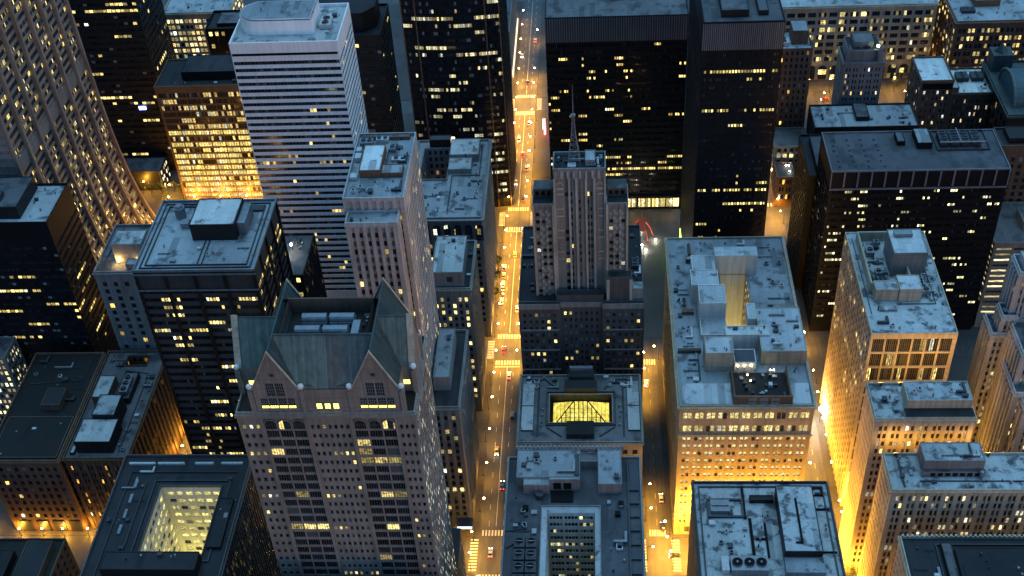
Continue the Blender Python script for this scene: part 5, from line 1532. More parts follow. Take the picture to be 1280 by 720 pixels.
# hipped frosted roof corners at the front
for (xa, xb) in ((31.2, 49.6), (72.2, 79)):
    m = MB(); m.quad((xa, 327.5, Z + .15), (xb, 327.5, Z + .15), (xb, 337, Z + 1.6), (xa + 2, 337, Z + 1.6)); m.tri((xa, 327.5, Z + .15), (xa + 2, 337, Z + 1.6), (xa, 337, Z + .15)); m.quad((xa, 337.0, Z + .15), (xa + 2, 337, Z + 1.6), (xb, 337, Z + 1.6), (xb, 337, Z + .15)); m.build('sloped_roof', 'rbs', b.e)
b.block('roof_curb', 31, 40, 355.2, 356.4, Z, 77, 'brownbrick', 'rm')
m = MB(); m.box(34, 38.6, 378, 380, Z, 77.2); m.build('roof_hatch', 'redbrick', b.e)
m = MB(); m.box(37.5, 41, 411, 413, Z, 78, 0, 1); m.build('stair_head', ['brownbrick', 'rb'], b.e)
m = MB(); m.tube([(39, 413, Z + 3), (39, 420, Z + 3.4)], .7, 6); m.build('roof_duct', 'brownbrick', b.e)
m = MB(); m.cyl(60.5, 411, Z, 84, .9, .2, 10); m.build('flue', 'galv', b.e)
pipe_run(b, [(42, 415), (60, 415), (66, 419)], Z, .2); pipe_run(b, [(38.6, 340), (38.6, 354)], Z, .3)
vents(b, 31, 37, 357, 405, Z, 14, 71); ducts(b, 66.5, 79, 376, 424, Z, 9, 1); ducts(b, 42, 64, 410, 426, Z, 6, 2); ducts(b, 31, 38, 357, 420, Z, 9, 3); ducts(b, 63, 79, 349, 373, 82.5, 4, 4); ducts(b, 31, 39, 338, 355, Z, 4, 5); vents(b, 42, 66, 410, 426, Z, 9, 72); vents(b, 68, 79, 376, 424, Z, 8, 73); vents(b, 63, 79, 350, 372, 82.5, 9, 74); vents(b, 31, 39, 338, 355, Z, 6, 75); vents(b, 73, 79, 338, 347, Z, 3, 76); vents(b, 50, 66, 357.5, 362, 83.2, 4, 77); vents(b, 41, 51, 345.3, 354, 85, 2, 78)

# frosted flat roof at the bottom right of centre
WFB = win_mat('amber side glass', .3, .05, .7, 2, (1, .7, .15), WARM, 1.2, seed=81)
b = simple('office_block', 'square block with a blotched frosted roof, a raised strip and three round fans', 'office block', 34, 83, 225, 304, 58,
           'umber', WFB, None, S(n=20, ww=.45, fh=4, base=6, top=2), S(n=26, ww=.42, fh=4, base=6, top=2, ds=.4, d=.6), 'rblot', 1.2, cor=.5, parmat='darkmetal')
b.block('penthouse', 63.2, 76.2, 268.5, 298, 58, 63.5, 'darksteel', 'rblot', .2); b.block('penthouse', 63.2, 76.6, 262, 268.4, 58, 60.5, 'galv', 'rblot', .2)
m = MB(); m.box(69.2, 69.9, 272, 292, 63.52, 64); m.box(67.4, 69.1, 272, 272.6, 63.52, 64); m.build('roof_curb', 'frameblk', b.e)
m = MB(); m.ring(38.4, 51.5, 287.5, 296, 58, 58.9, .7); m.build('roof_curb', 'darkmetal', b.e)
m = MB(); m.box(39.6, 46.5, 289.2, 294.5, 58, 60); m.box(40, 46.1, 291.5, 292.2, 60.02, 60.5); m.build('air_handler', 'galv', b.e)
for q in ((51.4, 52.2, 287, 302), (52.8, 53.8, 268, 287), (58, 58.7, 270, 285), (54.5, 58, 277.6, 278.3), (76.8, 82, 291, 291.6), (76.8, 82, 272, 272.5)):
    m = MB(); m.box(*q, 58, 58.7); m.build('roof_curb', 'frameblk', b.e)
b.block('penthouse', 53.9, 62.5, 294.4, 296.6, 58, 59.8, 'darksteel', 'rd')
m = MB(); m.ring(76.8, 80.6, 297.6, 301, 58, 58.8, .35); m.build('roof_hatch', 'frameblk', b.e)
m = MB(); m.box(78, 79.6, 298.6, 300, 58, 59); m.build('roof_hatch', 'galv', b.e)
m = MB(); m.box(44.6, 57.2, 262.4, 268.6, 58, 61.2); fo = m.build('fan_housing', 'galv', b.e)
for k in range(3):
    f = MB(); f.cyl(46.8 + k * 4.1, 265.5, 61.21, 61.9, 1.8, 1.8, 18, 0, True, 1); f.cyl(46.8 + k * 4.1, 265.5, 61.92, 62.1, .4, .4, 8); f.build('fan', ['galv', 'frameblk'], fo)
m = MB(); m.box(41.5, 44, 263, 269, 58, 60.4); m.build('air_handler', 'whiteunit', b.e)
m = MB(); m.ring(35.8, 81.2, 227, 302.2, 58, 58.6, .5); m.build('roof_curb', 'darkmetal', b.e)
vents(b, 37, 52, 270, 300, 58, 12, 82); ducts(b, 36, 52, 265, 302, 58, 5, 10); vents(b, 54, 62, 271, 292, 58, 6, 83); vents(b, 77, 81, 274, 296, 58, 4, 84)

# golden gridded tower
WGO = win_mat('gold grid glass', .05, .14, .7, 3, (1, .74, .22), PALE, 1.8, (.02, .018, .016), .12, (.08, .07, .06), seed=85, spec=.06)
cols = [(1.0 + i * 4.92, 1.0 + i * 4.92 + 4.2) for i in range(6)]
b = simple('grid_tower', 'pale stone tower with a square window grid and one side lit gold', 'office tower', 100.3, 131.6, 341, 402, 98,
           'palestone', WGO, S(cols=cols, panes=6, mull=.24, fh=7.8, wh=.88, base=6, top=2.0, d=.55, cellper=2, bar=.5), S(n=12, ww=.8, fh=4, base=6, top=2, tiny=True),
           S(n=17, ww=.66, fh=3.9, wh=.66, base=6, top=1.4, ds=.25, d=.45), 'rblot', .35)
m = MB(); z = 98
m.ring(103.6, 119.5, 365, 397, z, z + 4.5, .7); m.build('screen_wall', 'palestone', b.e)
b.block('penthouse', 113.2, 126, 374.5, 389.5, z, z + 11, 'umber', 'rw'); b.block('penthouse', 104.5, 113.1, 359.5, 364.9, z, z + 5.5, 'palestone', 'rw'); b.block('penthouse', 113.3, 121.6, 359, 367.5, z, z + 6, 'palestone', 'rw')
m = MB(); m.box(115, 122, 384.5, 387, z + 11.3, z + 12.6); m.box(115.6, 118, 384.3, 384.49, z + 11.4, z + 12.4, 0); m.build('air_handler', 'galv', b.e)
for (x, y, w, d, h) in ((122.6, 362, 3.4, 2.6, 2.6), (122.4, 367, 2.6, 2.6, 2), (106, 386, 3, 4, 2.4), (109.5, 391, 2, 2, 3.6), (107.5, 374, 2.5, 3, 1.8)):
    air_unit(b, x, y, z, w, d, h, 'galv', 1)
for k in range(4):
    m = MB(); m.tube([(105.8 + k * 1.5, 366.5, z + 1), (105.8 + k * 1.5, 369.5, z + 2.4), (105.8 + k * 1.5, 373, z + 1)], .5, 7); m.build('roof_duct', 'darkmetal', b.e)
for k in range(4):
    m = MB(); m.box(127, 129.2, 384 + k * 3.6, 385.6 + k * 3.6, z, z + 1.6); m.build('vent_hood', 'whiteunit', b.e)
m = MB()
for (p, q) in (((124, 366, z + 3), (130, 366, z + 3)), ((124, 372, z + 3), (130, 372, z + 3)), ((124, 366, z + 3), (124, 372, z + 3)), ((130, 366, z + 3), (130, 372, z + 3)), ((124, 366, z), (124, 366, z + 3)), ((130, 366, z), (130, 366, z + 3)), ((130, 372, z), (130, 372, z + 3)), ((124, 372, z), (124, 372, z + 3))):
    m.tube([p, q], .13, 5)
m.build('pipe_frame', 'whiteunit', b.e)
vents(b, 101.5, 130.5, 343, 357, z, 7, 86); ducts(b, 122, 131, 344, 400, z, 8, 6); ducts(b, 104.5, 113, 367, 396, z, 8, 7); ducts(b, 101, 120, 343, 357, z, 3, 8); vents(b, 123, 131, 356, 382, z, 10, 87); vents(b, 104.5, 112.5, 367, 396, z, 9, 88)
pipe_run(b, [(102.3, 352), (102.3, 398)], z, .15); pipe_run(b, [(113, 357.5), (127, 357.5), (127, 380)], z, .2)

# the golden canyon
WGM = win_mat('canyon glass', .14, .10, .7, 3, PALE, (1, .95, .75), 1.9, (.03, .022, .012), .2, (.12, .1, .07), seed=91, spec=.06)
b = simple('stone_building', 'gold lit stone building with a dark blotched roof and long penthouse below the gridded tower', 'office block', 97, 131.8, 307, 325, 88,
           'palestone', WGM, S(n=7, per=2, ww=.62, gap=.14, fh=3.9, wh=.6, base=6, top=2.5, ds=.25, d=.45), None, S(n=7, per=2, ww=.62, gap=.16, fh=3.9, wh=.5, base=6, top=2.5, d=.4), 'rblot', 1.0, cor=.5)
gold_low = b
b.block('penthouse', 108.5, 131, 311.5, 321, 88, 93.2, 'palestone', 'rblot'); m = MB(); m.box(107.5, 131.5, 307.2, 311.4, 88, 89.5, 0, 1); m.build('penthouse', ['palestone', 'rd'], b.e); vents(b, 98, 107, 309, 323, 88, 6, 92); ducts(b, 109, 130, 312, 320.5, 93.2, 5, 21); vents(b, 109, 130, 312, 320, 93.2, 6, 93)
b = simple('stone_building', 'tall pale block with a long set-back penthouse and paired windows at the lower right', 'office block', 99.8, 165, 283, 300, 78,
           'palestone', WGM, S(n=15, per=2, ww=.62, gap=.12, fh=3.9, wh=.66, base=6, top=2.2, ds=.3, d=.5), None, S(n=6, per=2, ww=.62, gap=.16, fh=3.9, wh=.5, base=6, top=2.2, d=.4), 'rblot', 1.0, cor=.5)
gold_near = b
b.block('penthouse', 111.5, 132, 291, 299.6, 78, 84.5, 'greystone', 'rblot'); m = MB(); m.box(111, 132.5, 289.6, 290.9, 78, 80.6, 0, 1); m.build('penthouse', ['greystone', 'rm'], b.e)
for k in range(7):
    m = MB(); m.box(114 + k * 2.5, 115.6 + k * 2.5, 289.4, 289.59, 78.6, 80); m.build('penthouse_window', 'frameblk', b.e)
m = MB(); m.cyl(131, 289, 78, 81.4, .7, .7, 10); m.build('flue', 'galv', b.e); vents(b, 101, 110, 285, 299, 78, 6, 94); ducts(b, 112, 131, 291.5, 299, 84.5, 4, 22); vents(b, 112, 160, 284.5, 288.5, 78, 7, 95)
pipe_run(b, [(104.5, 285), (104.5, 299)], 78, .3); pipe_run(b, [(110, 287.5), (150, 287.5)], 78, .2)
b = simple('stone_building', 'dark-roofed block with a raised long penthouse in the bottom right corner', 'office block', 101, 165, 225, 269.5, 70,
           'palestone', WGM, None, None, S(n=15, per=2, ww=.62, gap=.16, fh=3.9, wh=.5, base=6, top=2.2, d=.4), 'rd', 1.1, cor=.6)
b.block('penthouse', 117, 160, 245, 262.5, 70, 74, 'darksteel', 'rd'); b.block('penthouse', 113.5, 116.9, 250, 266, 70, 72, 'darksteel', 'rm'); m = MB(); m.ring(112, 162, 240, 266.5, 70, 70.8, .4); m.build('roof_curb', 'darkmetal', b.e); vents(b, 102, 112, 240, 268, 70, 6, 96); vents(b, 118, 150, 250, 262, 74, 6, 97); ducts(b, 102, 112, 240, 268, 70, 4, 23)
m = MB()
for k in range(40):
    m.box(101.5 + k * 1.6, 102.3 + k * 1.6, 269.0, 269.8, 71.12, 71.7)
m.build('cornice', 'palestone', b.e)

# setback tower at the right edge
WBT = win_mat('setback tower glass', .24, .05, .6, 2, (1, .82, .35), PALE, 1.7, (.03, .03, .03), .25, (.2, .2, .2), seed=98)
b = Building('setback_tower', 'grey limestone tower stepping up in setbacks at the right edge of the view', 'skyscraper', (172, 335, 0), 'limestone', WBT)
kw = S(n=3, per=2, ww=.6, gap=.2, fh=3.8, wh=.55, base=8, top=3, ds=.4, d=.6)
for (x0, x1, y0, y1, z, nw, nn_) in ((145, 151, 344, 355, 94, 2, 4), (147.5, 153, 344.6, 352, 102, 2, 3), (150.3, 205, 346.5, 357, 121, 14, 4), (151, 205, 328, 346.3, 99, 14, 7), (150, 205, 323, 340, 84, 14, 6), (152.5, 205, 317, 322.9, 82, 13, 2)):
    b.box(x0, x1, y0, y1, 0, z, S(n=nw, per=2 if nw > 2 else 1, ww=.6, gap=.2, fh=3.8, wh=.55, base=8, top=3, ds=.4, d=.6), None, S(n=nn_, ww=.5, fh=3.8, wh=.55, base=8, top=3, ds=.5, d=.7))
    b.roof(x0, x1, y0, y1, z, 'rm', None, 1.4, .4)
    vents(b, x0, x1 if x1 < 160 else 175, y0, y1, z, 3, int(z))
    m = MB()
    for k in range(nn_ + 1):
        y = y0 + (y1 - y0) * k / nn_
        m.box(x0 - .45, x0 - .003, max(y0, y - .5), min(y1, y + .5), 0, z - 2)
    m.build('pier', 'limestone', b.e)
b.block('penthouse', 152, 172, 349, 355, 121, 125, 'limestone', 'rb')
b = simple('stone_building', 'plain dark roof laid out in squares between the gridded tower and the setback tower', 'office block', 133.5, 143, 341, 440, 30,
           'brownbrick', WLO, None, None, None, 'rx', .6)
for k in range(7):
    m = MB(); m.box(133.8, 142.8, 350 + k * 13, 350.4 + k * 13, 30.01, 30.4); m.build('roof_curb', 'darkmetal', b.e)

WPK = win_mat('garage opening', .55, .5, .9, 3, (1, .74, .32), (1, .86, .5), 1.3, (.03, .025, .02), .0, seed=99)
b = simple('parking_garage', 'brown parking garage with long lit deck openings beside the broad black block', 'parking garage', 181, 222, 452, 483, 51,
           'umber', WPK, S(n=5, ww=.9, fh=3.2, wh=.45, base=8, top=1.5, d=.6), None, S(n=4, ww=.9, fh=3.2, wh=.45, base=8, top=1.5), 'rm', 1.0)
b.block('stair_head', 196, 201, 462, 474, 51, 55, 'umber', 'rm')
b = simple('brick_block', 'dark brick block with a plain roof at the right edge behind the parking garage', 'office block', 186, 225, 484.5, 500, 82,
           'brownbrick', WLO, S(n=10, ww=.5, fh=4, base=6, top=5), None, S(n=5, ww=.5, fh=4, base=6), 'rd', 1.0)
b.block('penthouse', 190, 215, 488, 498, 82, 84.5, 'darksteel', 'rd')

# ------------------------------------------------------------------ far right background
WST = win_mat('arcade block glass', .12, .2, .8, 3, (1, .78, .3), PALE, 1.8, seed=101)
b = simple('stone_building', 'long pale loft block with a row of lit arches along the street', 'office block', 108, 205, 684, 740, 50,
           'palestone', WST, S(n=15, per=1, ww=.74, panes=3, fh=5.2, wh=.62, base=12, top=2.5, d=.5), None, S(n=8, ww=.7, fh=5.2, base=12), 'rb', 1.0, cor=.8)
for i in range(13):
    arch_window(b, 113 + i * 7.1, 684, .3, 5.2, 10.0, 'arched_window', 3)
vents(b, 110, 200, 690, 738, 50, 10, 102); b.block('penthouse', 112, 122, 700, 720, 50, 53, 'darksteel', 'rm'); b.block('penthouse', 150, 158, 695, 705, 50, 53, 'darksteel', 'rm')
WSM = win_mat('slim tower glass', .12, .03, .6, 2, (.95, .9, .6), PALE, 1.8, seed=103)
b = simple('stone_building', 'slim grey stepped tower with a green rooftop lamp in front of the arched loft block', 'office tower', 135, 157, 600, 618, 60,
           'greystone', WSM, S(n=5, per=2, ww=.6, gap=.2, fh=3.7, wh=.6, base=6, top=2), None, S(n=3, per=2, ww=.6, gap=.2, fh=3.7, base=6, top=2), 'rd', 1.0, cor=.4)
b.block('penthouse', 137, 155, 602, 617.5, 60, 67, 'greystone', 'rd'); b.block('penthouse', 141, 151, 606, 616, 67, 70, 'greystone', 'rm'); vents(b, 138, 154, 603, 606, 67, 4, 3)
m = MB(); m.cyl(153, 603.2, 67, 68.6, .12, None, 5); o = m.build('roof_light', 'darkmetal', b.e); m = MB(); m.ball(153, 603.2, 69, .8, 8); m.build('lamp_globe', glow_mat('green lamp', (.7, 1, .45), 8), o)
for x in (136, 153):
    m = MB(); m.box(x, x + 2.5, 600.2, 602, 60, 69); m.cyl(x + 1.2, 601.2, 69, 72, 1.1, .1, 6); m.build('pinnacle', 'greystone', b.e)
b = simple('brick_block', 'dark block with a snowy cluttered roof between the black tower and the slim grey tower', 'office block', 97.5, 116, 592, 612, 74,
           'brownbrick', WLO, S(n=6, ww=.4, fh=4, base=6), None, S(n=6, ww=.4, fh=4, base=6), 'rb', 1.0)
b.block('penthouse', 105.5, 114, 598, 610, 74, 82, 'brownbrick', 'rb'); air_unit(b, 99, 596, 74, 5, 6, 2.5, 'whiteunit', 2); vents(b, 98, 116, 593, 598, 74, 7, 4)
b = simple('brick_block', 'long low dark block with a strip of small lit windows in the middle distance', 'office block', 117, 172, 567, 590, 40,
           'darksteel', win_mat('strip glass', .3, .1, .8, 3, (1, .85, .4), PALE, 1.8, seed=104), S(n=20, ww=.5, fh=7, wh=.25, base=20, top=2), None, None, 'rb', 1.0)
b.block('penthouse', 140, 147, 574, 588, 40, 42.5, 'darksteel', 'rm'); vents(b, 119, 170, 569, 588, 40, 14, 9); ducts(b, 119, 170, 568, 588, 40, 6, 9)
b = simple('brick_block', 'grey roofed block with a lit ground strip beside the amber side street', 'office block', 97.5, 116.5, 572, 591, 25,
           'umber', WA, S(n=5, ww=.6, fh=4, base=3), None, S(n=5, ww=.6, fh=4, base=3), 'rm', .8)
b = simple('shop_building', 'tiny orange lit corner building with three roof lamps below the grey roofed block', 'shop building', 97, 106.5, 551.5, 566, 19,
           'redbrick', WLO2, S(n=2, per=2, ww=.7, gap=.1, fh=4.4, base=4), None, S(n=3, ww=.6, fh=4.4, base=4), 'rd', .8)
for (x, y) in ((104.4, 562), (103, 562), (104.2, 556.5)):
    m = MB(); m.cyl(x, y, 19, 20, .1, None, 5); o = m.build('roof_light', 'darkmetal', b.e); m = MB(); m.ball(x, y, 20.3, .35, 8); m.build('lamp_globe', 'bulbw', o)
WBR = win_mat('brown block glass', .14, .08, .6, 2, (1, .75, .35), (.9, .95, 1), 1.2, (.02, .02, .02), .35, (.2, .2, .21), seed=105)
b = simple('brick_block', 'brown brick block with a white roofed higher wing on its left', 'office block', 177.5, 195, 596, 622, 50,
           'brownbrick', WBR, S(n=3, per=2, ww=.6, gap=.2, fh=4, wh=.55, base=6, top=1), None, S(n=6, ww=.4, fh=4, base=6), 'rw', 1.0, cor=.4)
m = MB(); m.box(178.5, 194.5, 595.7, 595.98, 45.5, 49); m.build('window_strip', 'frameblk', b.e)
b = simple('brick_block', 'brown brick block with cooling machines on its white roof', 'office block', 195.2, 222, 597, 624, 41,
           'brownbrick', WBR, S(n=6, per=2, ww=.62, gap=.2, fh=4, wh=.6, base=5, top=2.5), S(n=6, ww=.4, fh=4, base=6), None, 'rw', 1.0, cor=.4)
for x in (201, 209):
    air_unit(b, x, 610, 41, 6.5, 7, 2.6, 'darkmetal', 3)
b.block('stair_head', 195.6, 199.5, 599, 607, 41, 44, 'redbrick', 'rw'); vents(b, 200, 220, 599, 608, 41, 6, 6)
b = simple('stone_building', 'red brown corner block with long rows of bright windows under a wide snowy roof', 'office block', 211, 290, 661, 720, 50,
           'redbrick', win_mat('corner block glass', .3, .4, .85, 4, (1, .8, .3), PALE, 1.8, seed=106), S(n=14, per=2, ww=.7, gap=.12, fh=5, wh=.55, base=6, top=3), None, S(n=10, ww=.5, fh=5, base=6), 'rb', 1.0, cor=1.2)
b.block('penthouse', 225, 240, 680, 700, 50, 54, 'redbrick', 'rb'); vents(b, 213, 260, 664, 700, 50, 12, 8); air_unit(b, 216, 672, 50, 8, 5, 2, 'darkmetal', 3)
# library with a green barrel roof
b = Building('library_hall', 'dark hall with a rounded blue-green barrel roof at the right edge', 'hall', (240, 600, 0), 'darksteel', WLO)
b.box(217, 300, 566, 622, 0, 46, None, None, S(n=9, ww=.5, fh=8, wh=.6, base=6, top=3, d=.6))
b.roof(217, 300, 566, 622, 46, 'patinadark', None, 1.2, .8, parmat='patinadark')
m = MB(); n = 14
prof = [(590 + 15 * math.cos(math.pi * i / n), 46 + 12 * math.sin(math.pi * i / n)) for i in range(n + 1)]
for (a, c) in zip(prof, prof[1:]):
    m.quad((222, a[0], a[1]), (300, a[0], a[1]), (300, c[0], c[1]), (222, c[0], c[1]))
k = len(m.v); m.v += [(222, a, z) for a, z in prof]; m.f.append(tuple(range(k, k + n + 1))); m.m.append(0); m.uv.append(None)
m.build('barrel_roof', M.setdefault('patinablue', wall_mat('blue green copper', (.05, .10, .115), .55, .2, .3)), b.e)
m = MB()
for i in range(n):
    a, c = prof[i], prof[i + 1]
    m.quad((221.4, a[0], a[1] - 1), (222.6, a[0], a[1] - 1), (222.6, c[0], c[1] + .6), (221.4, c[0], c[1] + .6))
m.tube([(222, a, z + .2) for a, z in prof], .7, 6); m.build('arch_rib', 'patina', b.e)
m = MB(); m.box(219, 230, 612, 622, 46, 56, 0, 0); m.cyl(224, 617, 56, 61, 4, .2, 4); m.build('corner_turret', 'patinadark', b.e)

# ------------------------------------------------------------------ red steel sculpture and its lights
M['redsteel'] = wall_mat('vermilion painted steel', (.62, .07, .025), .5, .1, .1)
m = MB()
e = empty('steel_sculpture', (22.5, 529, .14), 'red painted steel arch sculpture lit by small white ground lights on the dark plaza', 'sculpture')
def arc(p0, p1, h, w0, w1, n=14, lean=(0, 0)):
    """a curved tapering plate leg"""
    m = MB(); L = []
    for i in range(n + 1):
        t = i / n
        x = p0[0] + (p1[0] - p0[0]) * t + lean[0] * math.sin(math.pi * t); y = p0[1] + (p1[1] - p0[1]) * t + lean[1] * math.sin(math.pi * t)
        z = p0[2] + (p1[2] - p0[2]) * t + h * math.sin(math.pi * t)
        L.append((Vector((x, y, z)), w0 + (w1 - w0) * t))
    dx = Vector((p1[0] - p0[0], p1[1] - p0[1], 0)); sd = dx.cross(Vector((0, 0, 1))).normalized()
    for (a, wa), (c, wc) in zip(L, L[1:]):
        for s in (-1, 1):
            o = sd * .12 * s
            q = [a + o - Vector((0, 0, wa)), c + o - Vector((0, 0, wc)), c + o + Vector((0, 0, wc)), a + o + Vector((0, 0, wa))]
            m.quad(*[tuple(v) for v in q])
        for s in (-1, 1):
            q = [a - sd * .12 + Vector((0, 0, s * wa)), a + sd * .12 + Vector((0, 0, s * wa)), c + sd * .12 + Vector((0, 0, s * wc)), c - sd * .12 + Vector((0, 0, s * wc))]
            m.quad(*[tuple(v) for v in q])
    return m
for k, args in enumerate((((17, 527, 0), (24, 531, 7.5), 4.5, .35, 1.0), ((24, 531, 7.5), (30, 527, 0), 2.8, 1.1, .4), ((24, 531, 7.5), (27, 522, 0), 2.4, 1.1, .35), ((24, 531, 7.5), (24.5, 540, 2.6), 5, 1.0, .25))):
    arc(*args).build('curved_leg', 'redsteel', e)
m = MB(); m.quad((22, 524.5, 5.5), (25.6, 524.5, 5.5), (25.8, 531, 9.6), (22, 531, 9.6)); m.quad((22, 524.4, 5.2), (22, 531, 9.3), (25.8, 531, 9.3), (25.6, 524.4, 5.2)); m.build('steel_plate', 'redsteel', e)
def spot_proto(power, colr, bulb):
    ld = bpy.data.lights.new('ground_light', 'POINT'); ld.energy = power; ld.color = colr; ld.shadow_soft_size = .3
    e = empty('ground_light', (0, 0, .14), 'small white floodlight set in the dark plaza round the red sculpture', 'floodlight', 'floodlights round the red sculpture')
    m = MB(); m.cyl(0, 0, .14, .5, .35, .3, 8); m.build('housing', 'darkmetal', e)
    m = MB(); m.ball(0, 0, .85, .38, 8); m.build('lamp_glass', bulb, e)
    lo = bpy.data.objects.new('ground_light_lamp', ld); lo.location = (0, 0, 1.4); lo.parent = e; COL.objects.link(lo)
    return e
pr = spot_proto(260, (1, .9, .7), 'bulbw')
for i, (x, y) in enumerate(((15.8, 523.5), (19.5, 529.5), (23, 531.2), (20.3, 518.5), (23.5, 518.5), (25.5, 514.5), (31, 523))):
    o = pr if i == 0 else copy_tree(pr); o.location = (x, y, .14)

# ------------------------------------------------------------------ street lamps
SODIUM = (1.0, .45, .035)
def lamp_proto(power, colr, bulb, label, group, globe=.42, h=9.0, arm=2.2, spot=True):
    e = empty('street_lamp', (0, 0, .14), label, 'street lamp', group)
    m = MB(); m.cyl(0, 0, .14, .9, .26, .2, 8); m.build('lamp_base', 'darkmetal', e)
    m = MB(); m.tube([(0, 0, .9), (0, 0, h - .8), (arm * .25, 0, h - .1), (arm, 0, h)], [.13, .1, .08, .07], 6); m.build('pole', 'darkmetal', e)
    m = MB(); m.ball(arm, 0, h - .25, globe, 8, 0, .7); m.build('lamp_head', bulb, e)
    ld = bpy.data.lights.new('street_lamp_light', 'SPOT' if spot else 'POINT'); ld.energy = power; ld.color = colr; ld.shadow_soft_size = .4
    if spot:
        ld.spot_size = R(150); ld.spot_blend = .7
    lo = bpy.data.objects.new('street_lamp_light', ld); lo.location = (arm, 0, h - 1.3); lo.parent = e; COL.objects.link(lo)
    return e
def run(power, colr, bulb, label, group, spots, **k):
    pr = lamp_proto(power, colr, bulb, label, group, **k)
    for i, (x, y, rz) in enumerate(spots):
        o = pr if i == 0 else copy_tree(pr)
        o.location = (x, y, .14); o.rotation_euler = (0, 0, R(rz))
yA = [429, 448, 463, 478, 493, 508, 523, 535.5, 553, 568, 583, 598, 613, 628, 643, 657, 674, 692]
run(LAMP * 1.8, SODIUM, 'bulb', 'sodium lamp on the north kerb of the long bright avenue, arm over the traffic', 'lamps on the north kerb of the avenue', [(-51.2, y, 0) for y in yA])
run(LAMP * 1.8, SODIUM, 'bulb', 'sodium lamp on the south kerb of the long bright avenue below the black slab', 'lamps on the south kerb of the avenue', [(-36.8, y, 180) for y in yA if y < 535 or y > 551])
run(LAMP * 1.1, SODIUM, 'bulb', 'sodium lamp at the crossing in front of the stone building by the avenue', 'lamps at the nearest avenue crossing', [(-53, 322.5, -90), (-36, 307, 90), (-35.5, 322.8, -90), (-53, 307.5, 90), (-51.2, 298, 0)])
run(LAMP * .6, SODIUM, 'bulb', 'added lamp warming the dim near stretch of the avenue beside the glass-roofed block', 'added lamps on the dim near stretch of the avenue', [(-51.3, y, 0) for y in (338, 358, 378, 398, 414)])  # lamps added for a faint warm glow on this dark stretch
run(LAMP * 1.3, (1, .47, .05), 'bulb', 'lamp added in the narrow gap behind the corner block to light the stone block beyond', 'added lamps in the gap behind the corner block', [(x, 275, 90) for x in (108, 118, 128, 138, 148)], spot=False)  # lamps added to tint the block front across the gap
run(LAMP * .4, SODIUM, 'bulb', 'pale lamp at the dim far end of the avenue', 'lamps at the far end of the avenue', [(-51.5, y, 0) for y in (712, 730, 750, 770)] + [(-36.5, 742, 180)])
run(LAMP * .42, SODIUM, 'bulb', 'lamp standing close to the brick blocks on the street at the bottom left', 'lamps at the foot of the bottom left brick blocks', [(x, 324.2, 90) for x in (-262, -248, -238, -229, -218, -207, -196)], h=4.6, arm=.8, spot=False)
run(LAMP * .5, SODIUM, 'bulb', 'lamp in the narrow alley beside the brown block, washing up its piers', 'lamps in the alley beside the brown block', [(-187, y, 180) for y in (331, 341, 351, 361, 371, 381, 391)], h=6, arm=1.2, spot=False)
run(LAMP * 1.1, SODIUM, 'bulb', 'lamp in the tree-planted plaza before the copper framed glass office', 'lamps in the plaza by the glass office', [(-264, 574, 0), (-248, 570, 0), (-243, 556, 90), (-228, 556, 90), (-213, 556, 90), (-198, 556, 90), (-183, 556, 90), (-236, 540, 0), (-225, 520, 0), (-236, 500, 0), (-225, 470, 0), (-200, 541, 90)], spot=False)
run(LAMP * 1.0, SODIUM, 'bulb', 'lamp lighting the narrow side street between the court block and the buff block', 'lamps in the narrow side street', [(18.7, 313, 0), (18.7, 333, 0), (28.6, 326, 180), (29, 309, 120), (18.7, 346, 0), (18.9, 405, 0), (18.9, 416, 0), (18.9, 427, 0), (28.4, 431, 180), (29, 318, 180)])
run(LAMP * 4.5, (1, .47, .05), 'bulb', 'unseen lamp, made tall to light the front of the buff block with paired windows', 'unseen lamps lighting the front of the buff block', [(x, 322, 270) for x in (36, 44, 52, 60, 68, 76)], arm=5, h=16, spot=False)  # out of view, made tall so gold light reaches the upper front
run(LAMP * 1.5, (1, .47, .04), 'bulb', 'strong lamp in the golden canyon street under the gridded tower', 'lamps in the golden canyon', [(86.2, y, 0) for y in (298, 312, 326, 340, 354, 368, 382, 396, 410)], spot=False, h=13)
run(LAMP * 0.2, (1, .47, .04), 'bulb', 'lamp on the kerb at the foot of the gridded tower and pale stone blocks', 'lamps on the canyon kerb of the gridded tower', [(100.6, y, 180) for y in (331, 337, 358, 374, 384, 400, 414)] + [(96.6, y, 180) for y in (280, 292, 304, 316)], spot=False)
run(LAMP * 1.5, (1, .47, .04), 'bulb', 'lamp in the gap before the gridded tower', 'lamps before the gridded tower', [(x, 333, 90) for x in (104, 113, 122, 131)] + [(138.5, 347, 0)], spot=False)
run(LAMP * 2.0, (1, .47, .04), 'bulb', 'lamp in the gap between two gold lit stone blocks', 'lamps in the gap of the gold lit blocks', [(x, 303.5, 0) for x in (103, 113, 123, 133)], spot=False)
run(LAMP * 1.4, SODIUM, 'bulb', 'sodium lamp on the amber side street beyond the tall black tower', 'lamps on the far amber side street', [(86.3, y, 0) for y in (428, 447, 535, 553, 566, 580, 595, 610, 630, 645)] + [(100, y, 180) for y in (440, 536, 547, 560, 575, 590, 625)])
run(LAMP * .75, SODIUM, 'bulb', 'lamp on the broad street before the arched loft block', 'lamps before the arched loft block', [(x, 668, 90) for x in range(118, 210, 13)] + [(x, 652, 90) for x in range(122, 210, 16)] + [(206.5, y, 0) for y in (660, 676, 694, 715)] + [(184, 636, 0), (210, 645, 0), (218, 655, 90), (232, 655, 90), (228, 632, 0)])
run(LAMP * .05, SODIUM, 'bulb', 'lamp at the kerb beside the plaza in front of the black slab', 'lamps at the plaza kerb', [(x, 548.5, 270) for x in (-20, 0, 20, 40, 60)])
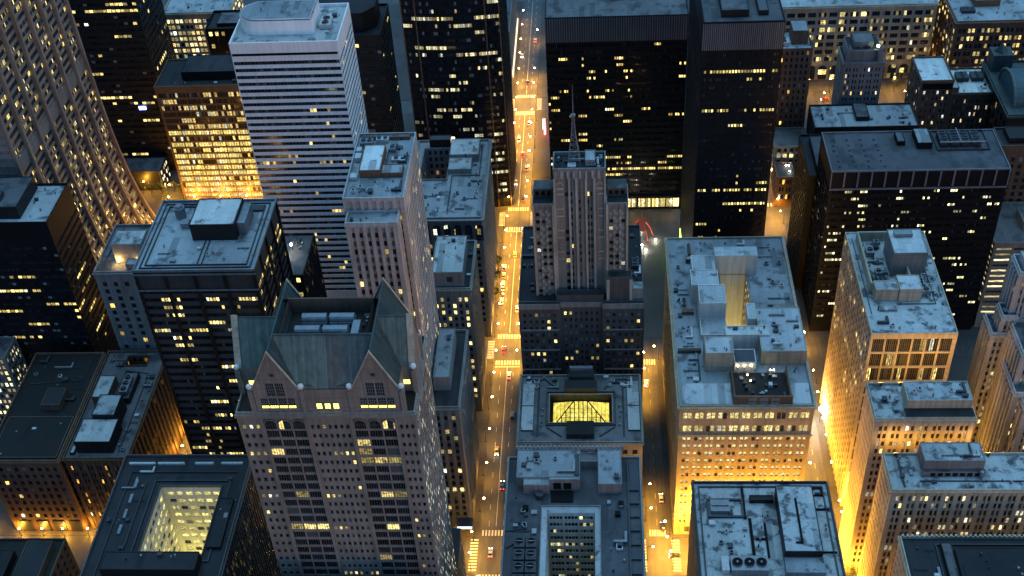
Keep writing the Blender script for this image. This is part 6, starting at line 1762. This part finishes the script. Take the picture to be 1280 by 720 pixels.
run(LAMP * 1.0, SODIUM, 'bulb', 'lamp in the street behind the gabled tower, between it and the limestone slab', 'lamps behind the gabled tower', [(x, 309, 90) for x in (-120, -104, -88, -72)] + [(-126, y, 0) for y in (312, 325)])
# rooftop floodlights added to carry gold light over the fronts
def added_roof_flood(host, x, y, z, power, first=[None]):
    m = MB(); m.box(x - .5, x + .5, y - .25, y + .25, z, z + .25); m.cyl(x, y, z + .25, z + .9, .08, None, 6); m.box(x - .45, x + .45, y - .2, y + .2, z + .9, z + 1.5)
    o = m.build('added_floodlight', 'darkmetal', host.e)
    if first[0] is None:
        first[0] = bpy.data.lights.new('added_floodlight', 'SPOT'); first[0].color = (1, .50, .05); first[0].spot_size = R(130); first[0].spot_blend = .9; first[0].shadow_soft_size = .5; first[0].energy = power
    lo = bpy.data.objects.new('added_floodlight', first[0]); COL.objects.link(lo); lo.parent = o
    lo.location = Vector((x, y + .4, z + 1.6)) - Vector(host.e.location); lo.rotation_euler = (R(80), 0, 0)
    return o
for h_, pts in ((gold_low, [(x, 324.2, 88) for x in (102, 109, 116, 123, 129.5)]), (gold_near, [(x, 299.2, 78) for x in (104, 112, 120, 128, 136)])):
    for p_ in pts:
        added_roof_flood(h_, *p_, LAMP * .55)
# one dazzling floodlight
e = empty('floodlight_mast', (98.5, 389, .14), 'dazzling white floodlight on a pole at the kerb of the canyon street', 'floodlight')
m = MB(); m.tube([(98.5, 389, .14), (98.5, 389, 8.2)], .14, 6); m.build('pole', 'darkmetal', e)
m = MB(); m.ball(98.5, 389, 9, 1.15, 10); m.build('lamp_head', 'flood', e)
ld = bpy.data.lights.new('floodlight', 'POINT'); ld.energy = LAMP * .6; ld.color = (1, .95, .75); ld.shadow_soft_size = 1
lo = bpy.data.objects.new('floodlight', ld); lo.location = (-1.5, 0, 8); lo.parent = e; COL.objects.link(lo)

# illuminated red sign pillar by the avenue
e = empty('sign_pillar', (-31, 628, .14), 'red and white illuminated sign pillar at the kerb beside the black slab', 'sign')
m = MB(); m.box(-31.6, -30.4, 627.5, 628.5, .14, 11); m.build('sign_box', glow_mat('red sign', (1, .05, .06), 5), e)
m = MB(); m.box(-31.9, -31.62, 627.4, 628.6, 4, 10.5); m.build('sign_face', glow_mat('white sign face', (1, .8, .65), 7), e)

# ------------------------------------------------------------------ trees
M['leaf'] = wall_mat('leaves', (.07, .085, .03), .7, .4, .2)
M['bark'] = plain('bark', (.07, .05, .04), .9)
def tree_proto(seed, h=8.5, r=3.2):
    rr = random.Random(seed)
    e = empty('street_tree', (0, 0, 0), 'bushy street tree', 'tree', 'street trees')
    m = MB(); m.tube([(0, 0, 0), (.1, 0, h * .35), (.0, .2, h * .7)], [.22, .17, .08], 6)
    tips = []
    for k in range(6):
        a = k * 1.05 + rr.uniform(-.3, .3); L = rr.uniform(.55, .95) * r
        tip = (L * math.cos(a), L * math.sin(a), h * rr.uniform(.5, .88)); tips.append(tip)
        m.tube([(.05, 0, h * rr.uniform(.3, .5)), (tip[0] * .5, tip[1] * .5, tip[2] * .85), tip], [.1, .07, .03], 5)
    m.build('trunk', 'bark', e)
    m = MB()
    centres = [(t, rr.uniform(.9, 1.6)) for t in tips] + [((rr.uniform(-1, 1), rr.uniform(-1, 1), h * rr.uniform(.6, .95)), rr.uniform(.9, 1.5)) for _ in range(5)]
    for i in range(520):
        (c, cr) = rr.choice(centres)
        d = Vector((rr.gauss(0, 1), rr.gauss(0, 1), rr.gauss(0, .8))).normalized() * cr * rr.uniform(.55, 1.1)
        p = Vector(c) + d; u = Vector((rr.gauss(0, 1), rr.gauss(0, 1), rr.gauss(0, 1))).normalized(); w = u.cross(Vector((rr.gauss(0, 1), rr.gauss(0, 1), rr.gauss(0, 1)))).normalized()
        s = rr.uniform(.18, .36)
        m.quad(tuple(p - u * s), tuple(p - w * s * .6), tuple(p + u * s), tuple(p + w * s * .6))
    m.build('crown', 'leaf', e)
    return e
tp = [tree_proto(k) for k in (1, 2, 3)]
TREES = [(-246, 575, 'plaza'), (-252, 572, 'plaza'), (-240, 571, 'plaza'), (-233, 558, 'plaza'), (-258, 571, 'plaza'), (-246, 563, 'plaza'),
         (-52.2, 476, 'avenue'), (-52.2, 488, 'avenue'), (-52.3, 500, 'avenue'), (-52.2, 575, 'avenue'), (-52.2, 587, 'avenue'), (-52.2, 600, 'avenue'), (-52.3, 616, 'avenue'), (-52.2, 634, 'avenue'),
         (186, 674, 'arches'), (193, 675, 'arches'), (199, 674, 'arches'), (162, 675, 'arches'), (170, 674, 'arches'),
         (98.4, 302.5, 'canyon')]
LBL = {'plaza': ('bushy tree in the lit plaza beside the copper framed glass office', 'trees in the plaza by the glass office'),
       'avenue': ('street tree on the north pavement of the long bright avenue', 'trees on the north pavement of the avenue'),
       'arches': ('tree before the lit arches of the long loft block', 'trees before the arched loft block'),
       'canyon': ('small dark tree in the gap between two gold lit stone blocks', None)}
for i, (x, y, g_) in enumerate(TREES):
    src = tp[i % 3]
    o = src if i < 3 else copy_tree(src)
    o.location = (x, y, .14); o.rotation_euler = (0, 0, i * 1.3); s_ = .85 + .3 * ((i * 37) % 10) / 10; o.scale = (s_, s_, s_)
    o['label'] = LBL[g_][0]
    if LBL[g_][1]:
        o['group'] = LBL[g_][1]
    elif 'group' in o:
        del o['group']

# ------------------------------------------------------------------ cars
M['tyre'] = plain('tyre rubber', (.02, .02, .02), .8)
M['rim'] = plain('wheel metal', (.4, .4, .4), .4)
M['carglass'] = plain('car window', (.02, .025, .03), .1)
M['headlight'] = glow_mat('headlight', (1, .95, .8), 12)
M['taillight'] = glow_mat('tail light', (1, .03, .02), 6)
PAINTS = {'white': (.75, .75, .73), 'silver': (.42, .43, .44), 'black': (.02, .02, .022), 'red': (.45, .03, .03), 'blue': (.04, .08, .25), 'yellow': (.75, .48, .04), 'grey': (.16, .165, .17)}
for k, c in PAINTS.items():
    mt, n_, l_, bb = new_mat(k + ' car paint'); bb.inputs['Base Color'].default_value = (*c, 1); bb.inputs['Roughness'].default_value = .3; bb.inputs['Coat Weight'].default_value = .4; M['paint_' + k] = mt
def extrude_profile(m, prof, hw_, mi, inset=0.0):
    n = len(prof)
    for i in range(n):
        a, c = prof[i], prof[(i + 1) % n]
        m.quad((-hw_, a[0], a[1]), (hw_, a[0], a[1]), (hw_, c[0], c[1]), (-hw_, c[0], c[1]), mi)
    for s in (-1, 1):
        k = len(m.v); m.v += [(s * hw_, p[0], p[1]) for p in (prof if s > 0 else prof[::-1])]; m.f.append(tuple(range(k, k + n))); m.m.append(mi); m.uv.append(None)
def car_proto(kind):
    e = empty('car', (0, 0, 0), 'car', 'car')
    H_ = {'sedan': 1.45, 'van': 2.0}[kind]
    m = MB()
    extrude_profile(m, [(-2.25, .35), (2.2, .35), (2.28, .62), (2.2, .85), (1.1, .98), (-1.5, 1.0), (-2.25, .92), (-2.3, .6)] if kind == 'sedan' else [(-2.4, .35), (2.3, .35), (2.38, .7), (2.2, 1.0), (1.5, 1.1), (-2.4, 1.15), (-2.45, .6)], .88, 0)
    m.build('body', 'paint_white', e)
    m = MB(); pf = [(1.05, .985), (.35, H_ - .03), (-1.1, H_ - .03), (-1.85, .985)] if kind == 'sedan' else [(1.5, 1.1), (.9, H_ - .03), (-2.3, H_ - .03), (-2.4, 1.15)]
    extrude_profile(m, pf, .76, 0); m.build('windows', 'carglass', e)
    m = MB(); y0, y1 = (-1.08, .33) if kind == 'sedan' else (-2.28, .88); m.box(-.72, .72, y0, y1, H_ - .028, H_ + .02); m.build('car_roof', 'paint_white', e)
    for sx in (-1, 1):
        for y in (-1.4, 1.4):
            m = MB(); n = 12
            for i in range(n):
                a, c = 2 * math.pi * i / n, 2 * math.pi * (i + 1) / n
                m.quad((sx * .7, y + .33 * math.cos(a), .33 + .33 * math.sin(a)), (sx * .7, y + .33 * math.cos(c), .33 + .33 * math.sin(c)), (sx * .91, y + .33 * math.cos(c), .33 + .33 * math.sin(c)), (sx * .91, y + .33 * math.cos(a), .33 + .33 * math.sin(a)))
                m.tri((sx * .91, y, .33), (sx * .91, y + .33 * math.cos(a), .33 + .33 * math.sin(a)), (sx * .91, y + .33 * math.cos(c), .33 + .33 * math.sin(c)))
                m.tri((sx * .92, y, .33), (sx * .92, y + .2 * math.cos(a), .33 + .2 * math.sin(a)), (sx * .92, y + .2 * math.cos(c), .33 + .2 * math.sin(c)), 1)
            m.build('wheel', ['tyre', 'rim'], e)
        m = MB(); m.box(sx * .62 - .2, sx * .62 + .2, 2.24, 2.34, .58, .78); m.build('headlight', 'headlight', e)
        m = MB(); m.box(sx * .66 - .18, sx * .66 + .18, -2.36, -2.27, .66, .84); m.build('taillight', 'taillight', e)
    return e
sedan, van = car_proto('sedan'), car_proto('van')
bodies = {}
def paint(o, col):
    for ch in o.children:
        if ch.name.startswith(('body', 'car_roof')):
            key = (ch.data.name.split('.')[0], col, ch.data.vertices[0].co.y)
            if key not in bodies:
                me = ch.data.copy(); me.materials[0] = M['paint_' + col]; bodies[key] = me
            ch.data = bodies[key]
# colour, kind, x, y, heading (0 = driving away from the viewer), label
CARS = [
    ('white', 0, -39.8, 331, 0, 'white car waiting at the nearest avenue crossing'), ('silver', 0, -45.5, 316, 0, 'silver car in the middle of the nearest avenue crossing'),
    ('black', 0, -42.5, 352, 0, 'black car in the dim avenue stretch beside the glass-roofed block'), ('yellow', 0, -46, 372, 180, 'yellow cab driving toward the viewer on the dim avenue stretch'),
    ('grey', 1, -40, 394, 0, 'grey van beside the mast tower on the avenue'), ('white', 0, -42.8, 420, 0, 'white car stopped before the second avenue crossing'),
    ('red', 0, -46.3, 438, 0, 'red car turning in the second avenue crossing'), ('silver', 0, -49.1, 474, 0, 'silver car parked first in the kerb row below the arched building'),
    ('black', 0, -49.1, 480.5, 0, 'black car parked second in the kerb row below the arched building'), ('white', 1, -49.1, 487.5, 0, 'white van parked in the kerb row below the arched building'),
    ('grey', 0, -49.1, 494.5, 0, 'grey car parked behind the white van below the arched building'), ('blue', 0, -49.1, 501, 0, 'blue car parked last in the kerb row below the arched building'),
    ('white', 0, -41, 468, 0, 'white car in the bright avenue beside the setback mast tower'), ('yellow', 0, -44, 512, 0, 'yellow cab in the bright avenue nearing the third crossing'),
    ('silver', 0, -40.2, 533, 0, 'silver car at the stop line of the third avenue crossing'), ('black', 0, -41.5, 562, 0, 'black car just past the third avenue crossing'),
    ('white', 0, -46.5, 578, 180, 'white car with headlights toward the viewer beyond the third crossing'), ('grey', 0, -40.8, 592, 0, 'grey car beside the black slab on the avenue'),
    ('red', 0, -43.6, 606, 0, 'red car in the centre lane beside the black slab'), ('white', 1, -46.5, 622, 180, 'white van driving toward the viewer near the red sign pillar'),
    ('silver', 0, -41, 640, 0, 'silver car stopped before the fourth avenue crossing'), ('black', 0, -43.5, 688, 0, 'black car beyond the fourth crossing on the far avenue'),
    ('white', 0, -48.5, 722, 180, 'white car parked at the dark far end of the avenue'), ('silver', 0, -40.5, 742, 0, 'silver car at the dark far end of the avenue'),
    ('black', 0, 25.6, 329.5, 0, 'black car with red tail lights at the mouth of the narrow side street'), ('silver', 0, 25.8, 345, 0, 'silver car queued in the narrow side street'),
    ('white', 0, 22, 414, 0, 'white car at the lit far end of the narrow side street'), ('white', 0, 90, 398, 0, 'white car in the canyon street near the dazzling floodlight'),
    ('yellow', 0, 94.5, 412, 180, 'yellow cab in the canyon street coming toward the viewer'), ('grey', 0, 90.5, 424, 0, 'grey car at the canyon street crossing'),
    ('silver', 0, 92, 560, 0, 'silver car on the far amber side street'), ('white', 0, 96.5, 585, 180, 'white car beside the grey roofed block on the far side street'),
    ('red', 0, 140, 660, 90, 'red car on the broad street before the arched loft block'), ('white', 1, 168, 664, -90, 'white van on the broad street before the arched loft block'),
    ('black', 0, 30, 315, 90, 'black car crossing below the corner of the buff block'), ('white', 0, -212, 315, 90, 'white car in the street at the foot of the brick blocks'),
]
first = {0: sedan, 1: van}
for (colr, kd, x, y, hd, lab) in CARS:
    src = (sedan, van)[kd]
    if first.get(kd) is not None:
        o = src; first[kd] = None
    else:
        o = copy_tree(src)
    o.location = (x, y, .01); o.rotation_euler = (0, 0, R(hd)); o['label'] = lab; o['category'] = 'van' if kd else 'car'; o.name = 'van' if kd else 'car'
    o['group'] = 'cars in the streets'
    paint(o, colr)

# ------------------------------------------------------------------ walls and glazing of every building
for b in BUILDINGS:
    b.finish()
